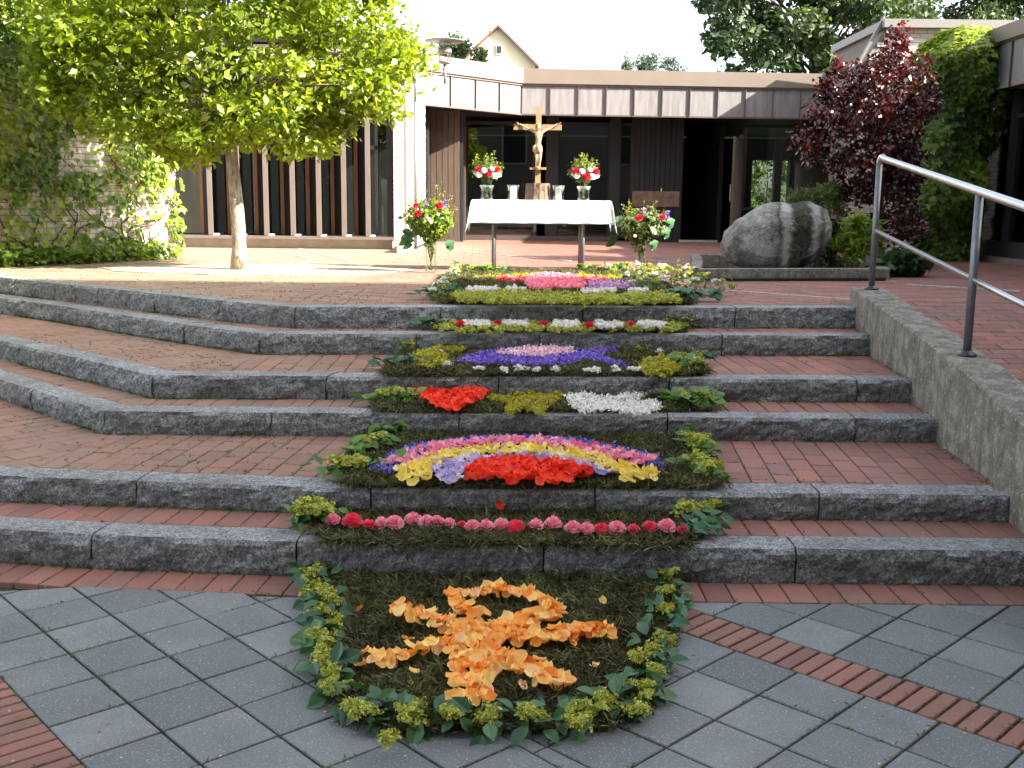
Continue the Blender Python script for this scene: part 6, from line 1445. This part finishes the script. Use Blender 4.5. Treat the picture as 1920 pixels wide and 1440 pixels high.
SG = 'leaf sprigs edging the carpet on the steps'
def sp(px, py, k, lab, **kw): sprig(px, py, ZS[k] + .01, kw.pop('ang', random.uniform(.3, 1.3)), kw.pop('n', 16), kw.pop('ls', .085), lab, group=SG, **kw)
sp(600, 985, 1, 'yellow green flowering sprig at the left end of the rose row', n=14, heads=7, ls=.075, hs=.12)
sp(572, 985, 1, 'dark leaf sprig left of the rose row, by the brick paving', n=9, heads=0, lm='garland_leaf', ls=.11)
sp(608, 950, 1, 'tall flowering sprig behind the left end of the rose row', n=8, heads=4, hs=.12)
sp(1318, 1000, 1, 'sprig with oval leaves hanging over the edge at the right end of the rose row', n=16, heads=0, lm='garland_leaf', ls=.1)
sp(1310, 975, 1, 'flowering sprig behind the right end of the rose row', n=12, heads=4, hs=.11)
sp(665, 890, 2, 'bright leaf sprig with yellow florets at the front left of the rainbow', n=26, heads=6, hs=.12, ls=.1, spread=.14)
sp(690, 850, 2, 'bright leaf sprig at the middle left of the rainbow', n=26, heads=4, hs=.1, ls=.1, spread=.14)
sp(730, 818, 2, 'bright leaf sprig at the back left of the rainbow', n=16, heads=0, ls=.1, ang=.5)
sp(1318, 895, 2, 'bright leaf sprig with florets at the front right of the rainbow', n=22, heads=7, hs=.1, ls=.09, ang=1.9, spread=.13)
sp(1310, 850, 2, 'bright leaf sprig with florets at the middle right of the rainbow', n=22, heads=6, hs=.1, ls=.09, ang=1.9, spread=.13)
sp(1305, 817, 2, 'bright leaf sprig at the back right of the rainbow', n=18, heads=0, ls=.09, spread=.11)
sp(732, 758, 3, 'leaf sprig with florets left of the scarlet heart', n=26, heads=6, hs=.09, ls=.09, ang=.1, spread=.14)
sp(1298, 760, 3, 'large bright leaf sprig right of the white fish', n=26, heads=5, hs=.1, ls=.15, ang=.1, spread=.13)
sp(735, 690, 4, 'grey green leaf sprig at the far left of the fourth step', n=22, heads=0, lm='garland_leaf', ls=.1, ang=.2, spread=.14)
sp(775, 660, 4, 'leaf sprig with florets at the back left of the fourth step', n=20, heads=5, hs=.1, ang=.6, spread=.13)
sp(1285, 690, 4, 'bright drooping leaf sprig at the front right of the fourth step', n=20, heads=4, ls=.12, ang=1.8, spread=.12)
sp(1262, 655, 4, 'blue green leaf sprig at the back right of the fourth step', n=20, heads=0, lm='garland_leaf', ls=.1, spread=.13)
sp(1310, 680, 4, 'small leaf sprig beside the bricks right of the fourth step', n=14, heads=1, lm='garland_leaf', ls=.08)
sp(808, 612, 5, 'dark leaf sprig at the left end of the fifth step', n=26, heads=1, lm='garland_leaf', ls=.11, ang=1.5, spread=.13)
sp(1270, 612, 5, 'flowering leaf sprig at the right end of the fifth step', n=22, heads=4, lm='garland_leaf', hs=.11, ls=.1, ang=.1, spread=.14)
sp(820, 556, 6, 'dark leaf sprig at the front left corner of the landing carpet', n=30, heads=3, lm='garland_leaf', ls=.13, spread=.2)
sp(1296, 562, 6, 'dark leaf sprig at the front right corner of the landing carpet', n=30, heads=0, lm='garland_leaf', ls=.13, spread=.2, ang=.1)
sp(905, 513, 6, 'sunlit leaf sprig at the back left of the landing carpet', n=26, heads=3, ls=.14, spread=.22, ang=0)
sp(1130, 512, 6, 'sunlit leaf sprig at the back right of the landing carpet', n=26, heads=3, ls=.14, spread=.22, ang=0)

gar = empty('leaf_garland', at(900, 1370, 0), 'garland of oval leaves and yellow green flowers bordering the orange figure', 'garland')
path = [(575, 1060), (590, 1090), (598, 1140), (612, 1190), (605, 1235), (622, 1275), (640, 1318), (690, 1352), (760, 1368), (840, 1372), (930, 1372), (1020, 1368), (1100, 1358), (1160, 1345), (1200, 1315), (1222, 1265), (1238, 1210), (1255, 1160), (1252, 1115), (1245, 1085)]
gp = np.array([at(x, y, 0)[:2] for x, y in path]); seg = np.linalg.norm(np.diff(gp, axis=0), axis=1); cum = np.concatenate([[0], np.cumsum(seg)])
def on_path(t): return np.array([np.interp(t * cum[-1], cum, gp[:, 0]), np.interp(t * cum[-1], cum, gp[:, 1])])
m = MB(); m.tube([(*on_path(t), .02 + .01 * math.sin(t * 40)) for t in np.linspace(0, 1, 80)], .004, 5); sub('stem', m, WEEDSTEM, gar)
for i in range(330):
    t = (i + rng.random()) / 330; c = on_path(t); d = on_path(min(t + .01, 1)) - on_path(max(t - .01, 0)); d /= np.linalg.norm(d); nn = np.array([d[1], -d[0]]); side = -1 if i % 2 else 1
    outw = rng.uniform(0, .075); bot = .28 < t < .72
    p = c + nn * side * outw * .9; a = math.atan2(nn[1] * side, nn[0] * side) - math.pi / 2 + rng.normal(0, .6)
    put('leaf', LEAFM['garland_leaf'][i % 5], gar, (p[0], p[1], .015 + rng.uniform(0, .05)), (.07 if bot else .062) * rng.uniform(.8, 1.3), mat_rot(rng.normal(0, .4), rng.normal(-.2, .4), 1, a))
hd = [(230, 140), (165, 195), (250, 255), (230, 330), (285, 380), (240, 455), (255, 535), (275, 590), (290, 665), (375, 730), (420, 770), (620, 785), (530, 895), (640, 745), (815, 775), (905, 775), (1110, 760), (1165, 790), (1345, 755), (1440, 735), (1330, 800), (1580, 740), (1565, 650), (1620, 665), (1655, 590), (1610, 530), (1650, 490), (1690, 440), (1705, 320), (1700, 245), (1705, 170), (200, 225), (215, 420), (300, 640), (270, 290), (240, 500)]
for i, (x, y) in enumerate(hd):
    P = at(*c7(x, y + 12), .05); 
    for q in range(3): put('flower_head', CLUST[(i + q) % 5], gar, (P[0] + rng.normal(0, .014), P[1] + rng.normal(0, .018), .04 + rng.uniform(0, .025)), .072 * rng.uniform(.8, 1.2), (rng.uniform(-.4, .4), rng.uniform(-.4, .4), i))
# scattered bits
P = np.array([at(rng.uniform(0, 1900), rng.uniform(1100, 1430), .002) for _ in range(150)] ); P[:, 2] = .003
for k, (y0, y1) in {1: (985, 1010), 2: (830, 915), 4: (650, 705)}.items():
    Q = np.array([at(rng.uniform(200, 1800), rng.uniform(y0, y1), ZS[k] + .002) for _ in range(60)]); P = np.concatenate([P, Q])
tag(link('fallen_bits', leafmesh('fallen_bits', LEAF4, P, rndn(len(P)) * .1 + np.array([0, 0, 1.]), rng.uniform(.006, .016, len(P)), petal('dry_bits', (.12, .06, .03), (.4, .3, .12), (.6, .55, .45), use='attr'), rng.uniform(0, 1, len(P)))), 'tiny dry leaf bits scattered on the paving', 'leaf bits', kind='stuff')
n = 2600; P = np.stack([rng.uniform(-5.5, -.8, n), rng.uniform(9.2, 15.5, n), np.full(n, ZT + .002)], 1)
tag(link('fallen_leaves', leafmesh('fallen_leaves', LEAF4, P, rndn(n) * .15 + np.array([0, 0, 1.]), rng.uniform(.015, .035, n), MATS['dry_bits'], rng.uniform(0, 1, n))), 'small yellow leaf litter on the terrace under the young tree', 'leaf litter', kind='stuff')
